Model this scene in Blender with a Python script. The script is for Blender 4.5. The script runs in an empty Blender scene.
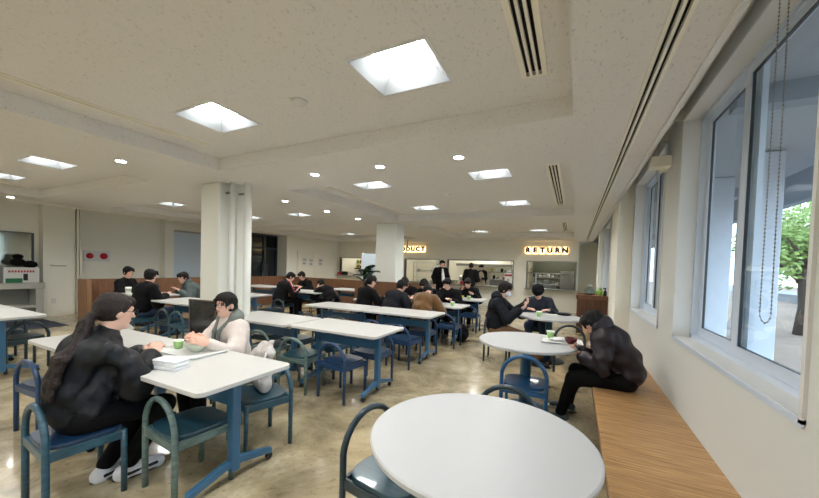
import bpy, bmesh, math, random
import numpy as np
from mathutils import Vector, Matrix
random.seed(7)
D=bpy.data; C=bpy.context.scene.collection; PI=math.pi
R=math.radians
# ------------------------------------------------------------------ materials
def lin(c):
    c=c/255.
    return c/12.92 if c<=.04045 else ((c+.055)/1.055)**2.4
def rgb(r,g,b): return (lin(r),lin(g),lin(b),1)
def mat(name,col,rough=.6,metal=0,bump=None,var=None,spec=.5,coat=0,sheen=0):
    """col sRGB tuple; bump=(scale,strength[,detail]); var=(scale,amount)"""
    m=D.materials.new(name); m.use_nodes=True; N=m.node_tree.nodes; L=m.node_tree.links
    b=N['Principled BSDF']; b.inputs['Base Color'].default_value=rgb(*col)
    b.inputs['Roughness'].default_value=rough; b.inputs['Metallic'].default_value=metal
    b.inputs['Specular IOR Level'].default_value=spec
    b.inputs['Coat Weight'].default_value=coat
    b.inputs['Sheen Weight'].default_value=sheen
    tc=N.new('ShaderNodeTexCoord')
    if var:
        n=N.new('ShaderNodeTexNoise'); n.inputs['Scale'].default_value=var[0]; n.inputs['Detail'].default_value=4
        L.new(tc.outputs['Object'],n.inputs['Vector'])
        mx=N.new('ShaderNodeMix'); mx.data_type='RGBA'
        lo=[max(0,c*(1-var[1])) for c in col]; hi=[min(255,c*(1+var[1])) for c in col]
        mx.inputs[6].default_value=rgb(*lo); mx.inputs[7].default_value=rgb(*hi)
        L.new(n.outputs['Fac'],mx.inputs[0]); L.new(mx.outputs[2],b.inputs['Base Color'])
    if bump:
        n=N.new('ShaderNodeTexNoise'); n.inputs['Scale'].default_value=bump[0]; n.inputs['Detail'].default_value=bump[2] if len(bump)>2 else 3
        L.new(tc.outputs['Object'],n.inputs['Vector'])
        bp=N.new('ShaderNodeBump'); bp.inputs['Strength'].default_value=bump[1]; bp.inputs['Distance'].default_value=.01
        L.new(n.outputs['Fac'],bp.inputs['Height']); L.new(bp.outputs['Normal'],b.inputs['Normal'])
    return m
def emis(name,col,s):
    m=D.materials.new(name); m.use_nodes=True; N=m.node_tree.nodes; L=m.node_tree.links
    N.remove(N['Principled BSDF']); e=N.new('ShaderNodeEmission'); e.inputs[0].default_value=rgb(*col); e.inputs[1].default_value=s
    L.new(e.outputs[0],N['Material Output'].inputs[0]); return m
def wood(name,c1,c2,scale=(1,14,1),rough=.45,coat=.0):
    m=D.materials.new(name); m.use_nodes=True; N=m.node_tree.nodes; L=m.node_tree.links
    b=N['Principled BSDF']; b.inputs['Roughness'].default_value=rough; b.inputs['Coat Weight'].default_value=coat
    tc=N.new('ShaderNodeTexCoord'); mp=N.new('ShaderNodeMapping'); mp.inputs['Scale'].default_value=scale
    L.new(tc.outputs['Object'],mp.inputs[0])
    n=N.new('ShaderNodeTexNoise'); n.inputs['Scale'].default_value=2.5; n.inputs['Detail'].default_value=8; n.inputs['Roughness'].default_value=.65
    n.inputs['Distortion'].default_value=.6
    L.new(mp.outputs[0],n.inputs['Vector'])
    cr=N.new('ShaderNodeValToRGB'); cr.color_ramp.elements[0].position=.32; cr.color_ramp.elements[0].color=rgb(*c1)
    cr.color_ramp.elements[1].position=.68; cr.color_ramp.elements[1].color=rgb(*c2)
    L.new(n.outputs['Fac'],cr.inputs[0]); L.new(cr.outputs[0],b.inputs['Base Color'])
    return m
M={}
def floor_mat():
    m=D.materials.new('polished_concrete'); m.use_nodes=True; N=m.node_tree.nodes; L=m.node_tree.links
    b=N['Principled BSDF']; tc=N.new('ShaderNodeTexCoord')
    n1=N.new('ShaderNodeTexNoise'); n1.inputs['Scale'].default_value=1.3; n1.inputs['Detail'].default_value=9; n1.inputs['Roughness'].default_value=.68; n1.inputs['Distortion'].default_value=.5
    L.new(tc.outputs['Object'],n1.inputs['Vector'])
    cr=N.new('ShaderNodeValToRGB'); e=cr.color_ramp.elements
    e[0].position=.32; e[0].color=rgb(106,95,72); e[1].position=.68; e[1].color=rgb(208,196,166)
    x=e.new(.5); x.color=rgb(163,150,120)
    L.new(n1.outputs['Fac'],cr.inputs[0])
    # pale sanded patches
    n2=N.new('ShaderNodeTexNoise'); n2.inputs['Scale'].default_value=.8; n2.inputs['Detail'].default_value=1.5
    mp=N.new('ShaderNodeMapping'); mp.inputs['Location'].default_value=(3.1,1.7,0); L.new(tc.outputs['Object'],mp.inputs[0]); L.new(mp.outputs[0],n2.inputs['Vector'])
    c2=N.new('ShaderNodeValToRGB'); c2.color_ramp.elements[0].position=.60; c2.color_ramp.elements[1].position=.64
    c2.color_ramp.elements[0].color=(0,0,0,1); c2.color_ramp.elements[1].color=(.45,.45,.45,1)
    L.new(n2.outputs['Fac'],c2.inputs[0])
    mx=N.new('ShaderNodeMix'); mx.data_type='RGBA'; L.new(c2.outputs[0],mx.inputs[0]); L.new(cr.outputs[0],mx.inputs[6]); mx.inputs[7].default_value=rgb(206,188,148)
    # fine dark specks and stains
    v=N.new('ShaderNodeTexNoise'); v.inputs['Scale'].default_value=24; v.inputs['Detail'].default_value=6; L.new(tc.outputs['Object'],v.inputs['Vector'])
    c3=N.new('ShaderNodeValToRGB'); c3.color_ramp.elements[0].position=.28; c3.color_ramp.elements[1].position=.42
    c3.color_ramp.elements[0].color=(.55,.52,.48,1); c3.color_ramp.elements[1].color=(1,1,1,1); L.new(v.outputs['Fac'],c3.inputs[0])
    m2=N.new('ShaderNodeMix'); m2.data_type='RGBA'; m2.blend_type='MULTIPLY'; m2.inputs[0].default_value=.7
    L.new(mx.outputs[2],m2.inputs[6]); L.new(c3.outputs[0],m2.inputs[7]); L.new(m2.outputs[2],b.inputs['Base Color'])
    rr=N.new('ShaderNodeMapRange'); rr.inputs[3].default_value=.12; rr.inputs[4].default_value=.34; L.new(n1.outputs['Fac'],rr.inputs[0]); L.new(rr.outputs[0],b.inputs['Roughness'])
    bp=N.new('ShaderNodeBump'); bp.inputs['Strength'].default_value=.12; bp.inputs['Distance'].default_value=.01; L.new(n1.outputs['Fac'],bp.inputs['Height']); L.new(bp.outputs[0],b.inputs['Normal'])
    b.inputs['Coat Weight'].default_value=.35; b.inputs['Coat Roughness'].default_value=.08
    return m
def ceil_mat():
    m=D.materials.new('fissured_ceiling_board'); m.use_nodes=True; N=m.node_tree.nodes; L=m.node_tree.links
    b=N['Principled BSDF']; b.inputs['Roughness'].default_value=.9; tc=N.new('ShaderNodeTexCoord')
    mp=N.new('ShaderNodeMapping'); mp.inputs['Scale'].default_value=(1,.55,1); L.new(tc.outputs['Object'],mp.inputs[0])
    n=N.new('ShaderNodeTexNoise'); n.inputs['Scale'].default_value=80; n.inputs['Detail'].default_value=3; L.new(mp.outputs[0],n.inputs['Vector'])
    cr=N.new('ShaderNodeValToRGB'); e=cr.color_ramp.elements; e[0].position=.26; e[0].color=rgb(192,190,184); e[1].position=.40; e[1].color=rgb(224,222,217)
    L.new(n.outputs['Fac'],cr.inputs[0]); L.new(cr.outputs[0],b.inputs['Base Color'])
    bp=N.new('ShaderNodeBump'); bp.inputs['Strength'].default_value=.35; bp.inputs['Distance'].default_value=.006; L.new(cr.outputs[0],bp.inputs['Height']); L.new(bp.outputs[0],b.inputs['Normal'])
    return m
def glass_mat(name,tint=(238,245,248),rough=.0,mixs=.12):
    m=D.materials.new(name); m.use_nodes=True; N=m.node_tree.nodes; L=m.node_tree.links
    N.remove(N['Principled BSDF']); t=N.new('ShaderNodeBsdfTransparent'); t.inputs[0].default_value=rgb(*tint)
    g=N.new('ShaderNodeBsdfGlossy'); g.inputs['Roughness'].default_value=rough
    f=N.new('ShaderNodeFresnel'); f.inputs[0].default_value=1.45; mx=N.new('ShaderNodeMixShader')
    ge=N.new('ShaderNodeNewGeometry'); sb=N.new('ShaderNodeMath'); sb.operation='SUBTRACT'; sb.inputs[0].default_value=1; L.new(ge.outputs['Backfacing'],sb.inputs[1]); ml=N.new('ShaderNodeMath'); ml.operation='MULTIPLY'; L.new(f.outputs[0],ml.inputs[0]); L.new(sb.outputs[0],ml.inputs[1]); L.new(ml.outputs[0],mx.inputs[0]); L.new(t.outputs[0],mx.inputs[1]); L.new(g.outputs[0],mx.inputs[2]); L.new(mx.outputs[0],N['Material Output'].inputs[0]); return m
M['floor']=floor_mat(); M['ceil']=ceil_mat()
M['wall']=mat('painted_wall',(236,234,221),.85,bump=(90,.05),var=(.6,.02))
M['wallr']=mat('painted_wall_grey',(206,208,203),.8,bump=(140,.06),var=(.8,.02))
M['white']=mat('white_paint',(216,217,214),.5)
M['cream']=mat('cream_paint',(238,234,219),.7)
M['column']=mat('column_paint',(226,227,218),.7,var=(1,.02))
M['pipe']=mat('pipe_paint',(232,233,226),.4)
M['alu']=mat('aluminium_frame',(206,218,232),.4,metal=.1)
M['aludark']=mat('dark_gasket',(60,66,72),.5)
M['black']=mat('black_slot',(10,10,10),.8)
M['blackgloss']=mat('black_gloss_leather',(16,18,22),.16,bump=(7,.5),coat=.5)
M['table']=mat('table_laminate',(198,198,195),.32,bump=(200,.02),var=(120,.012))
M['tedge']=mat('table_edge_band',(190,194,200),.4)
M['roundtop']=mat('round_table_laminate',(186,188,189),.4,bump=(260,.02))
M['bluesteel']=mat('blue_painted_steel',(56,104,140),.35,coat=.2,var=(3,.06))
M['darkblue']=mat('dark_blue_steel',(30,62,90),.4)
M['oak']=wood('oak_bench',(132,94,54),(206,166,114),(1.2,26,1),.42,.1)
M['oakv']=wood('oak_partition',(98,66,44),(134,96,66),(16,16,1),.5)
M['oaklight']=wood('oak_light_panel',(132,98,70),(160,124,94),(16,16,1),.5)
M['walnut']=wood('walnut_cabinet',(74,48,34),(106,72,52),(12,12,1),.5)
for k,c in dict(navy=(26,60,98),blue=(30,80,124),teal=(40,86,100),sage=(94,116,112),dark=(30,52,62),steelteal=(40,80,98)).items():
    M['ch_'+k]=wood('stained_wood_'+k,tuple(int(v*.80) for v in c),tuple(min(255,int(v*1.18)) for v in c),(3,3,14),.36,.25)
    M['st_'+k]=wood('stained_seat_'+k,tuple(int(v*.72) for v in c),tuple(min(255,int(v*1.0)) for v in c),(14,2,2),.3,.3)
M['skin']=mat('skin',(222,178,156),.5,var=(9,.03))
M['hair']=mat('black_hair',(12,10,10),.6,bump=(110,.8),var=(40,.3),spec=.25)
M['hairb']=mat('dark_brown_hair',(30,20,19),.5,bump=(130,.9),var=(50,.3),spec=.35)
M['blackcloth']=mat('black_cloth',(10,10,13),.85,bump=(60,.3),spec=.2)
M['satin']=mat('black_satin_nylon',(9,13,20),.5,bump=(14,.9),spec=.35)
M['puffer']=mat('dark_plum_nylon',(34,26,33),.5,bump=(16,.8),spec=.4)
M['navycloth']=mat('navy_cloth',(14,18,27),.75,bump=(30,.5),spec=.25)
M['denim']=mat('dark_denim',(30,36,48),.8,bump=(90,.4),var=(20,.12))
M['fleece']=mat('cream_fleece',(212,200,192),.95,bump=(120,.9,5),var=(60,.05),sheen=.4)
M['greyknit']=mat('grey_green_knit',(108,114,108),.9,bump=(90,.6))
M['brownfur']=mat('tan_fleece',(100,68,26),.9,bump=(45,.9,5),var=(25,.18),sheen=.3)
M['khaki']=mat('brown_cotton',(108,78,48),.8,bump=(50,.3))
M['greygreen']=mat('grey_green_jacket',(70,82,82),.7,bump=(20,.4))
M['jeans']=mat('blue_jeans',(46,62,88),.8,bump=(80,.3))
M['shoewhite']=mat('white_shoe',(228,230,236),.5,bump=(60,.15))
M['shoeblack']=mat('black_rubber',(16,16,18),.5)
M['shoeteal']=mat('grey_teal_shoe',(74,92,100),.6)
M['lip']=mat('lips',(190,112,104),.5)
M['maskw']=mat('white_face_mask',(222,228,236),.8)
M['metal']=mat('brushed_steel',(170,172,170),.3,metal=.9)
M['metalf']=mat('dull_steel',(140,140,134),.4,metal=.5)
M['chrome']=mat('chrome',(200,200,205),.12,metal=1)
M['green']=mat('green_cup_plastic',(160,205,130),.45)
M['cupwhite']=mat('white_inside_cup',(238,242,232),.4)
M['red']=mat('red_lacquer_bowl',(84,16,22),.3)
M['bowl']=mat('cream_ceramic_bowl',(206,212,196),.3)
M['tray']=mat('white_tray_plastic',(218,220,218),.4)
M['foil']=mat('clear_plastic_wrap',(232,234,236),.25,bump=(30,.7))
M['food']=mat('food',(196,140,60),.6,var=(30,.3))
M['canvas']=mat('white_canvas_bag',(200,195,192),.9,bump=(30,.6))
M['leaf']=mat('plant_leaf',(30,62,36),.4,var=(6,.3))
M['treeleaf']=mat('tree_leaf',(104,128,62),.7,var=(3,.3))
M['bark']=mat('tree_bark',(76,66,60),.9,bump=(20,.5))
M['soil']=mat('dry_ground',(112,98,88),.95,var=(1.5,.18))
M['exwall']=mat('exterior_pale_tile',(204,212,224),.8,var=(8,.04))
M['exsoffit']=mat('exterior_soffit',(164,172,182),.8)
M['exbeam']=mat('exterior_beam',(140,152,164),.8)
M['asphalt']=mat('asphalt',(112,114,118),.9)
M['paper']=mat('paper',(228,228,222),.8)
M['redp']=mat('red_print',(176,44,52),.6)
M['pink']=mat('pink_plastic',(224,110,140),.5)
M['limegreen']=mat('lime_plastic',(150,196,90),.5)
M['grey']=mat('mid_grey',(176,176,168),.7)
M['mat']=mat('dark_blue_doormat',(50,58,72),.95,bump=(200,.5))
M['glassdoor']=mat('dark_teal_glazing',(16,32,40),.12,coat=.4)
M['paleblue']=mat('pale_blue_panel',(206,220,230),.5)
M['mirror']=mat('mirror_glass',(150,152,140),.08,metal=.7)
M['yellow']=mat('yellow_pack',(196,184,96),.6)
M['glass']=glass_mat('window_glass'); M['pet']=glass_mat('clear_bottle',(215,228,235),.02)
M['lamp']=emis('lamp_diffuser',(252,250,247),40); M['lamps']=emis('downlight_lens',(252,250,247),60)
M['warm']=emis('warm_sign_backlight',(255,222,170),1.0); M['warm2']=emis('warm_halo_strip',(255,206,130),5.0); M['kl']=emis('kitchen_lamp',(255,250,235),22); M['klow']=emis('shop_lamp',(255,250,235),18)
M['redlamp']=mat('red_alarm_lamp',(200,20,48),.3)
M['apron']=mat('beige_apron',(196,180,156),.8)
M['lens']=mat('dark_lens',(40,44,50),.1)
M['white_cloth']=mat('white_cloth',(226,226,224),.85)
M['screen']=mat('phone_body',(26,28,34),.2)
# ------------------------------------------------------------------ helpers
def box(bm,x0,x1,y0,y1,z0,z1,mi=0):
    v=[bm.verts.new((x,y,z)) for x in(x0,x1) for y in(y0,y1) for z in(z0,z1)]
    for f in((0,1,3,2),(4,6,7,5),(0,4,5,1),(2,3,7,6),(0,2,6,4),(1,5,7,3)):
        bm.faces.new([v[i] for i in f]).material_index=mi
def prism(bm,pts,z0,z1,mi=0):
    a=[bm.verts.new((x,y,z0)) for x,y in pts]; b=[bm.verts.new((x,y,z1)) for x,y in pts]
    n=len(pts); bm.faces.new(a[::-1]).material_index=mi; bm.faces.new(b).material_index=mi
    for i in range(n): bm.faces.new((a[i],a[(i+1)%n],b[(i+1)%n],b[i])).material_index=mi
def lathe(bm,prof,c=(0,0,0),n=24,sy=1.,cap=True):
    rings=[]
    for r,z in prof:
        rings.append([bm.verts.new((c[0]+r*math.cos(2*PI*i/n),c[1]+sy*r*math.sin(2*PI*i/n),c[2]+z)) for i in range(n)])
    for a,b in zip(rings,rings[1:]):
        for i in range(n): bm.faces.new((a[i],a[(i+1)%n],b[(i+1)%n],b[i]))
    if cap:
        bm.faces.new(rings[0][::-1]); bm.faces.new(rings[-1])
def tube(bm,pts,r,n=10,cap=True):
    pts=[Vector(p) for p in pts]; rs=r if isinstance(r,(list,tuple)) else [r]*len(pts)
    T=[(pts[min(i+1,len(pts)-1)]-pts[max(i-1,0)]).normalized() for i in range(len(pts))]
    up=Vector((0,0,1)) if abs(T[0].z)<.9 else Vector((1,0,0)); U=(up-T[0]*up.dot(T[0])).normalized(); rings=[]
    for p,t,rr in zip(pts,T,rs):
        U=(U-t*U.dot(t)).normalized(); V=t.cross(U)
        rings.append([bm.verts.new(p+(U*math.cos(2*PI*i/n)+V*math.sin(2*PI*i/n))*rr) for i in range(n)])
    for a,b in zip(rings,rings[1:]):
        for i in range(n): bm.faces.new((a[i],a[(i+1)%n],b[(i+1)%n],b[i]))
    if cap: bm.faces.new(rings[0][::-1]); bm.faces.new(rings[-1])
def rr(w,d,r,n=5):
    o=[]
    for cx,cy,a0 in((w/2-r,d/2-r,0),(-w/2+r,d/2-r,90),(-w/2+r,-d/2+r,180),(w/2-r,-d/2+r,270)):
        for i in range(n+1):
            a=R(a0+90*i/n); o.append((cx+r*math.cos(a),cy+r*math.sin(a)))
    return o
def ell(bm,c,r,seg=14,rot=None):
    vs=bmesh.ops.create_uvsphere(bm,u_segments=seg,v_segments=max(6,seg*2//3),radius=1)['verts']
    for v in vs:
        p=Vector((v.co.x*r[0],v.co.y*r[1],v.co.z*r[2]))
        if rot is not None: p=rot@p
        v.co=p+Vector(c)
def obj(name,bm,m,parent=None,smooth=False,bevel=0,loc=None):
    me=D.meshes.new(name)
    if isinstance(bm,bmesh.types.BMesh):
        bmesh.ops.recalc_face_normals(bm,faces=bm.faces); bm.to_mesh(me); bm.free()
    else: D.meshes.remove(me); me=bm
    for x in(m if isinstance(m,(list,tuple)) else [m]): me.materials.append(x)
    if smooth: me.polygons.foreach_set('use_smooth',[True]*len(me.polygons))
    o=D.objects.new(name,me); C.objects.link(o)
    if parent: o.parent=parent
    if loc: o.location=loc
    if bevel:
        b=o.modifiers.new('b','BEVEL'); b.width=bevel; b.segments=2; b.limit_method='ANGLE'; b.angle_limit=R(40)
    return o
def B(*boxes):
    bm=bmesh.new()
    for b in boxes: box(bm,*b)
    return bm
def tag(o,label,cat,group=None,kind=None):
    o['label']=label; o['category']=cat
    if group: o['group']=group
    if kind: o['kind']=kind
    return o
def thing(name,label,cat,loc=(0,0,0),rz=0,group=None):
    o=D.objects.new(name,None); C.objects.link(o); o.location=loc; o.rotation_euler=(0,0,rz); o.empty_display_size=.1
    return tag(o,label,cat,group)
def struct(name,bm,m,label=None,cat=None,**k):
    o=obj(name,bm,m,**k); o['kind']='structure'
    if label: o['label']=label
    if cat: o['category']=cat
    return o
def dup(root,loc,rz,label,group=None):
    r=root.copy(); C.objects.link(r); r.location=loc; r.rotation_euler=(0,0,rz); r['label']=label
    if group: r['group']=group
    for ch in list(root.children):
        c=ch.copy(); C.objects.link(c); c.parent=r
        for g in list(ch.children):
            d=g.copy(); C.objects.link(d); d.parent=c
    return r
def place(root,used,loc,rz,label,group=None):
    """first use moves the original, later uses copy it"""
    if not used.get(root.name):
        used[root.name]=True; root.location=loc; root.rotation_euler=(0,0,rz); root['label']=label
        if group: root['group']=group
        return root
    return dup(root,loc,rz,label,group)
USED={}
def grid_plate(bm,axis,lo,hi,a0,a1,b0,b1,holes):
    """plate of thickness lo..hi on axis, spanning a x b, minus rectangular holes (a0,a1,b0,b1)"""
    A=sorted({a0,a1,*[min(max(h[i],a0),a1) for h in holes for i in(0,1)]}); Bs=sorted({b0,b1,*[min(max(h[i],b0),b1) for h in holes for i in(2,3)]})
    solid=lambda i,j: 0<=i<len(A)-1 and 0<=j<len(Bs)-1 and not any(h[0]<(A[i]+A[i+1])/2<h[1] and h[2]<(Bs[j]+Bs[j+1])/2<h[3] for h in holes)
    cache={}
    def P(k,a,b):
        key=(k,round(a,4),round(b,4))
        if key not in cache:
            t=(lo,hi)[k]; cache[key]=bm.verts.new({'x':(t,a,b),'y':(a,t,b),'z':(a,b,t)}[axis])
        return cache[key]
    for i in range(len(A)-1):
        for j in range(len(Bs)-1):
            if not solid(i,j): continue
            x0,x1,y0,y1=A[i],A[i+1],Bs[j],Bs[j+1]
            for k in(0,1): bm.faces.new([P(k,x0,y0),P(k,x1,y0),P(k,x1,y1),P(k,x0,y1)][::(1,-1)[k]])
            for di,dj,e in((-1,0,((x0,y0),(x0,y1))),(1,0,((x1,y0),(x1,y1))),(0,-1,((x0,y0),(x1,y0))),(0,1,((x0,y1),(x1,y1)))):
                if not solid(i+di,j+dj): bm.faces.new([P(0,*e[0]),P(0,*e[1]),P(1,*e[1]),P(1,*e[0])])
# ------------------------------------------------------------------ camera and render settings
H=1.45; f=334.; cx0,cy0=409.5,276.
Rm=np.array([[.89658223,-.04033497,.44103673],[.44180142,.01208575,-.89703146],[.03085147,.99911312,.02865592]])
cam=D.cameras.new('camera'); co=D.objects.new('camera',cam); C.objects.link(co)
cam.sensor_fit='HORIZONTAL'; cam.sensor_width=36; cam.lens=f*36/819
cam.shift_x=0; cam.shift_y=(cy0-249)/819; cam.clip_start=.02; cam.clip_end=200
mw=Matrix([list(Rm[i])+[0] for i in range(3)]+[[0,0,0,1]]); mw.translation=(0,0,H); co.matrix_world=mw
sc=bpy.context.scene; sc.camera=co
sc.view_settings.view_transform='Standard'; sc.view_settings.look='None'; sc.view_settings.exposure=1.22; sc.view_settings.gamma=1
w=D.worlds.new('world'); sc.world=w; w.use_nodes=True; nb=w.node_tree.nodes['Background']
sky=w.node_tree.nodes.new('ShaderNodeTexSky'); sky.sky_type='HOSEK_WILKIE'; sky.turbidity=6; sky.sun_direction=(.5,.3,.75)
w.node_tree.links.new(sky.outputs[0],nb.inputs[0]); nb.inputs[1].default_value=1.0
# ------------------------------------------------------------------ room shell
ZB,ZC=2.506,2.645
XW=.745; YB=13.0; YF=-5.2
struct('floor',B((-13,1.0,YF-.1,16.6,-.1,0)),M['floor'])
cof_x=[(-8.93,-5.22),(-3.78,-.05)]
cof_y=[(-5.21,-1.87),(-.80,2.535),(3.61,6.95),(8.02,11.36)]
bm=bmesh.new()
slot=(.312,.376)
grid_plate(bm,'z',ZB,ZC,-9.8,.54,YF-.05,YB+.6,[(a,b,c,d) for a,b in cof_x for c,d in cof_y]+[(slot[0],slot[1],YF,12.4)])
fixt=[]; diffs=[]
FW,FD=.51,.44
for i,(a,b) in enumerate(cof_x):
    for j,(c,d) in enumerate(cof_y):
        hs=[]
        for fx in(b-2.70,b-.95):
            for fy in(c+.62,c+2.63):
                if fy>YF+.3: fixt.append((fx,fy)); hs.append((fx-FW/2,fx+FW/2,fy-FD/2,fy+FD/2))
        for k,(s0,s1) in enumerate(((b-.275,b-.155),(a+.27,a+.33))):
            y0,y1=c+.50,c+2.98
            diffs.append((s0,s1,y0,y1,3 if k==0 else 2)); hs.append((s0,s1,y0,y1))
        grid_plate(bm,'z',ZC,ZC+.05,a,b,c,d,hs)
# raised perimeter ceilings (curtain pockets) and lips
box(bm,.54,1.0,YF-.05,YB+.6,2.80,2.84); box(bm,.525,.54,YF,YB+.6,ZC,2.84)
box(bm,-12.2,-9.8,YF-.05,YB+.6,2.72,2.76); box(bm,-9.84,-9.8,YF,YB+.6,2.54,2.76)
struct('ceiling',bm,M['ceil'])
struct('trim_1',B((.53,.565,YF,12.6,ZB-.012,ZB+.05)),M['white'],'white edge strip along the ceiling beside the windows','ceiling trim')
struct('trim_2',B((-9.84,-9.80,YF,13,ZB-.02,ZB+.06),(-9.90,-9.84,YF,13,ZB+.015,ZB+.06)),M['cream'],'cream edge strip where the ceiling stops before the left wall','ceiling trim')
struct('sky_blocking_slab',B((-13,1.2,YF-.2,16.7,2.90,3.0)),M['grey'],'added unseen slab above the ceiling that blocks the sky','slab')  # added out of view to keep sky light from leaking through the ceiling
# light fixtures
bm=bmesh.new()
ft=thing('ceiling_light','','light',(0,0,ZC))
prism(bm,[(-FW/2-.012,-FD/2-.012),(FW/2+.012,-FD/2-.012),(FW/2+.012,FD/2+.012),(-FW/2-.012,FD/2+.012)],-.006,-.001)
bm.free(); bm=bmesh.new()
def ring(bm,w0,d0,z0,w1,d1,z1):
    a=[bm.verts.new((sx*w0/2,sy*d0/2,z0)) for sx,sy in((-1,-1),(1,-1),(1,1),(-1,1))]
    b=[bm.verts.new((sx*w1/2,sy*d1/2,z1)) for sx,sy in((-1,-1),(1,-1),(1,1),(-1,1))]
    for i in range(4): bm.faces.new((a[i],a[(i+1)%4],b[(i+1)%4],b[i]))
ring(bm,FW+.03,FD+.03,-.004,FW-.02,FD-.02,-.004); ring(bm,FW+.03,FD+.03,-.004,FW+.03,FD+.03,0)
obj('flange',bm,M['white'],ft); bm=bmesh.new(); ring(bm,FW-.02,FD-.02,-.004,FW*.60,FD*.60,.085); ring(bm,FW*.60,FD*.60,.085,FW*.6,FD*.6,.11)
obj('reflector',bm,mat('reflector_enamel',(112,116,118),.35),ft)
obj('diffuser',B((-FW*.3,FW*.3,-FD*.3,FD*.3,.082,.09)),M['lamp'],ft)
obj('housing',B((-FW/2,FW/2,-FD/2,FD/2,.11,.13)),M['white'],ft)
rowname=['behind the camera','nearest','second nearest','farthest away']
for n,(x,y) in enumerate(fixt):
    bay=min(3,int((y+5.21)//4.41)); side='left hand' if x<-4.5 else 'right hand'
    col=['left','right'][(n//2)%2]; dep=['near','far'][n%2]
    place(ft,USED,(x,y,ZC),0,f'square ceiling light, {dep} {col} one in the {side} coffer {rowname[bay]}','recessed square ceiling lights')
# air diffusers
for a,b,c,d,k in diffs:
    if d<-2: continue
    bay=min(3,int((d+5.21)//4.41)); side='left' if a<-4.5 else 'right'
    t=thing('air_diffuser',f'{"three-slot" if k==3 else "narrow two-slot"} linear air diffuser in the {side} hand coffer {rowname[bay]}','vent',((a+b)/2,(c+d)/2,ZC),0,'linear air diffusers')
    w_=(b-a); l=(d-c)
    obj('slot_backing',B((-w_/2,w_/2,-l/2,l/2,.02,.03)),M['black'],t)
    bm=bmesh.new(); nb_=k+1; bw=w_/(nb_*2.0)
    for i in range(nb_):
        xx=-w_/2+(w_-bw)*i/k; box(bm,xx,xx+bw,-l/2,l/2,-.006,.015)
    box(bm,-w_/2-.015,-w_/2,-l/2-.015,l/2+.015,-.006,0); box(bm,w_/2,w_/2+.015,-l/2-.015,l/2+.015,-.006,0)
    box(bm,-w_/2,w_/2,-l/2-.015,-l/2,-.006,.0); box(bm,-w_/2,w_/2,l/2,l/2+.015,-.006,.0)
    obj('frame',bm,M['cream'],t)
t=thing('air_diffuser','long black two-slot air diffuser running the length of the ceiling by the windows','vent',(0,0,0),0)
obj('slot_backing',B((slot[0],slot[1],YF,12.4,ZB+.03,ZB+.04)),M['black'],t)
obj('frame',B((slot[0]-.012,slot[0]+.006,YF,12.4,ZB-.006,ZB+.02),(.337,.351,YF,12.4,ZB-.006,ZB+.02),(slot[1]-.006,slot[1]+.012,YF,12.4,ZB-.006,ZB+.02)),M['cream'],t)
# downlights
dl=thing('downlight','','light',(0,0,ZB))
bm=bmesh.new(); lathe(bm,[(.045,-.001),(.075,-.001),(.075,-.006),(.045,-.006)],n=24,cap=False); obj('trim_ring',bm,M['white'],dl)
bm=bmesh.new(); lathe(bm,[(.001,-.003),(.055,-.003),(.055,-.0015),(.001,-.0015)],n=24); obj('lens',bm,M['lamps'],dl)
for x,y,l in[(-4.5,1.9,'on the beam left of the nearest coffer'),(-2.8,3.07,'leftmost of three on the cross beam before the first column'),(-1.9,3.07,'middle of three on the cross beam'),(-1.03,3.08,'rightmost of three on the cross beam'),(-4.5,4.22,'nearest of three on the beam behind the column'),(-4.5,5.3,'middle of three on the beam behind the column'),(-4.5,6.38,'farthest of three on the beam behind the column'),(-9.4,2.3,'at the far left edge of the ceiling')]:
    place(dl,USED,(x,y,ZB),0,'small round ceiling downlight '+l,'round downlights')
sd=thing('smoke_detector','','detector',(0,0,ZC))
bm=bmesh.new(); lathe(bm,[(.001,-.032),(.03,-.032),(.04,-.02),(.055,-.014),(.06,0)],n=20); obj('body',bm,M['white'],sd,smooth=True)
for x,y,l in[(-1.87,1.87,'beside the nearest square light'),(-1.86,5.13,'in the second coffer'),(-6.9,1.86,'in the left hand coffer')]:
    place(sd,USED,(x,y,ZC),0,'white round smoke detector on the ceiling '+l,'smoke detectors')
# right wall with windows
wins=[(-2.75,-1.02),(-.68,1.05),(1.645,3.375),(3.93,5.61),(6.95,8.65),(9.2,10.9),(11.3,12.6)]
WZ0,WZ1=.94,2.69
bm=bmesh.new()
grid_plate(bm,'x',XW,XW+.20,YF,YB+.7,0,2.85,[(a,b,WZ0,WZ1) for a,b in wins])
struct('wall_right',bm,M['wallr'])
struct('wall_back',B((-13,1.0,16.5,16.6,0,2.95)),M['cream'])
struct('wall_front',B((-13,1.0,YF-.2,YF-.1,0,2.9)),M['wall'])
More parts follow.
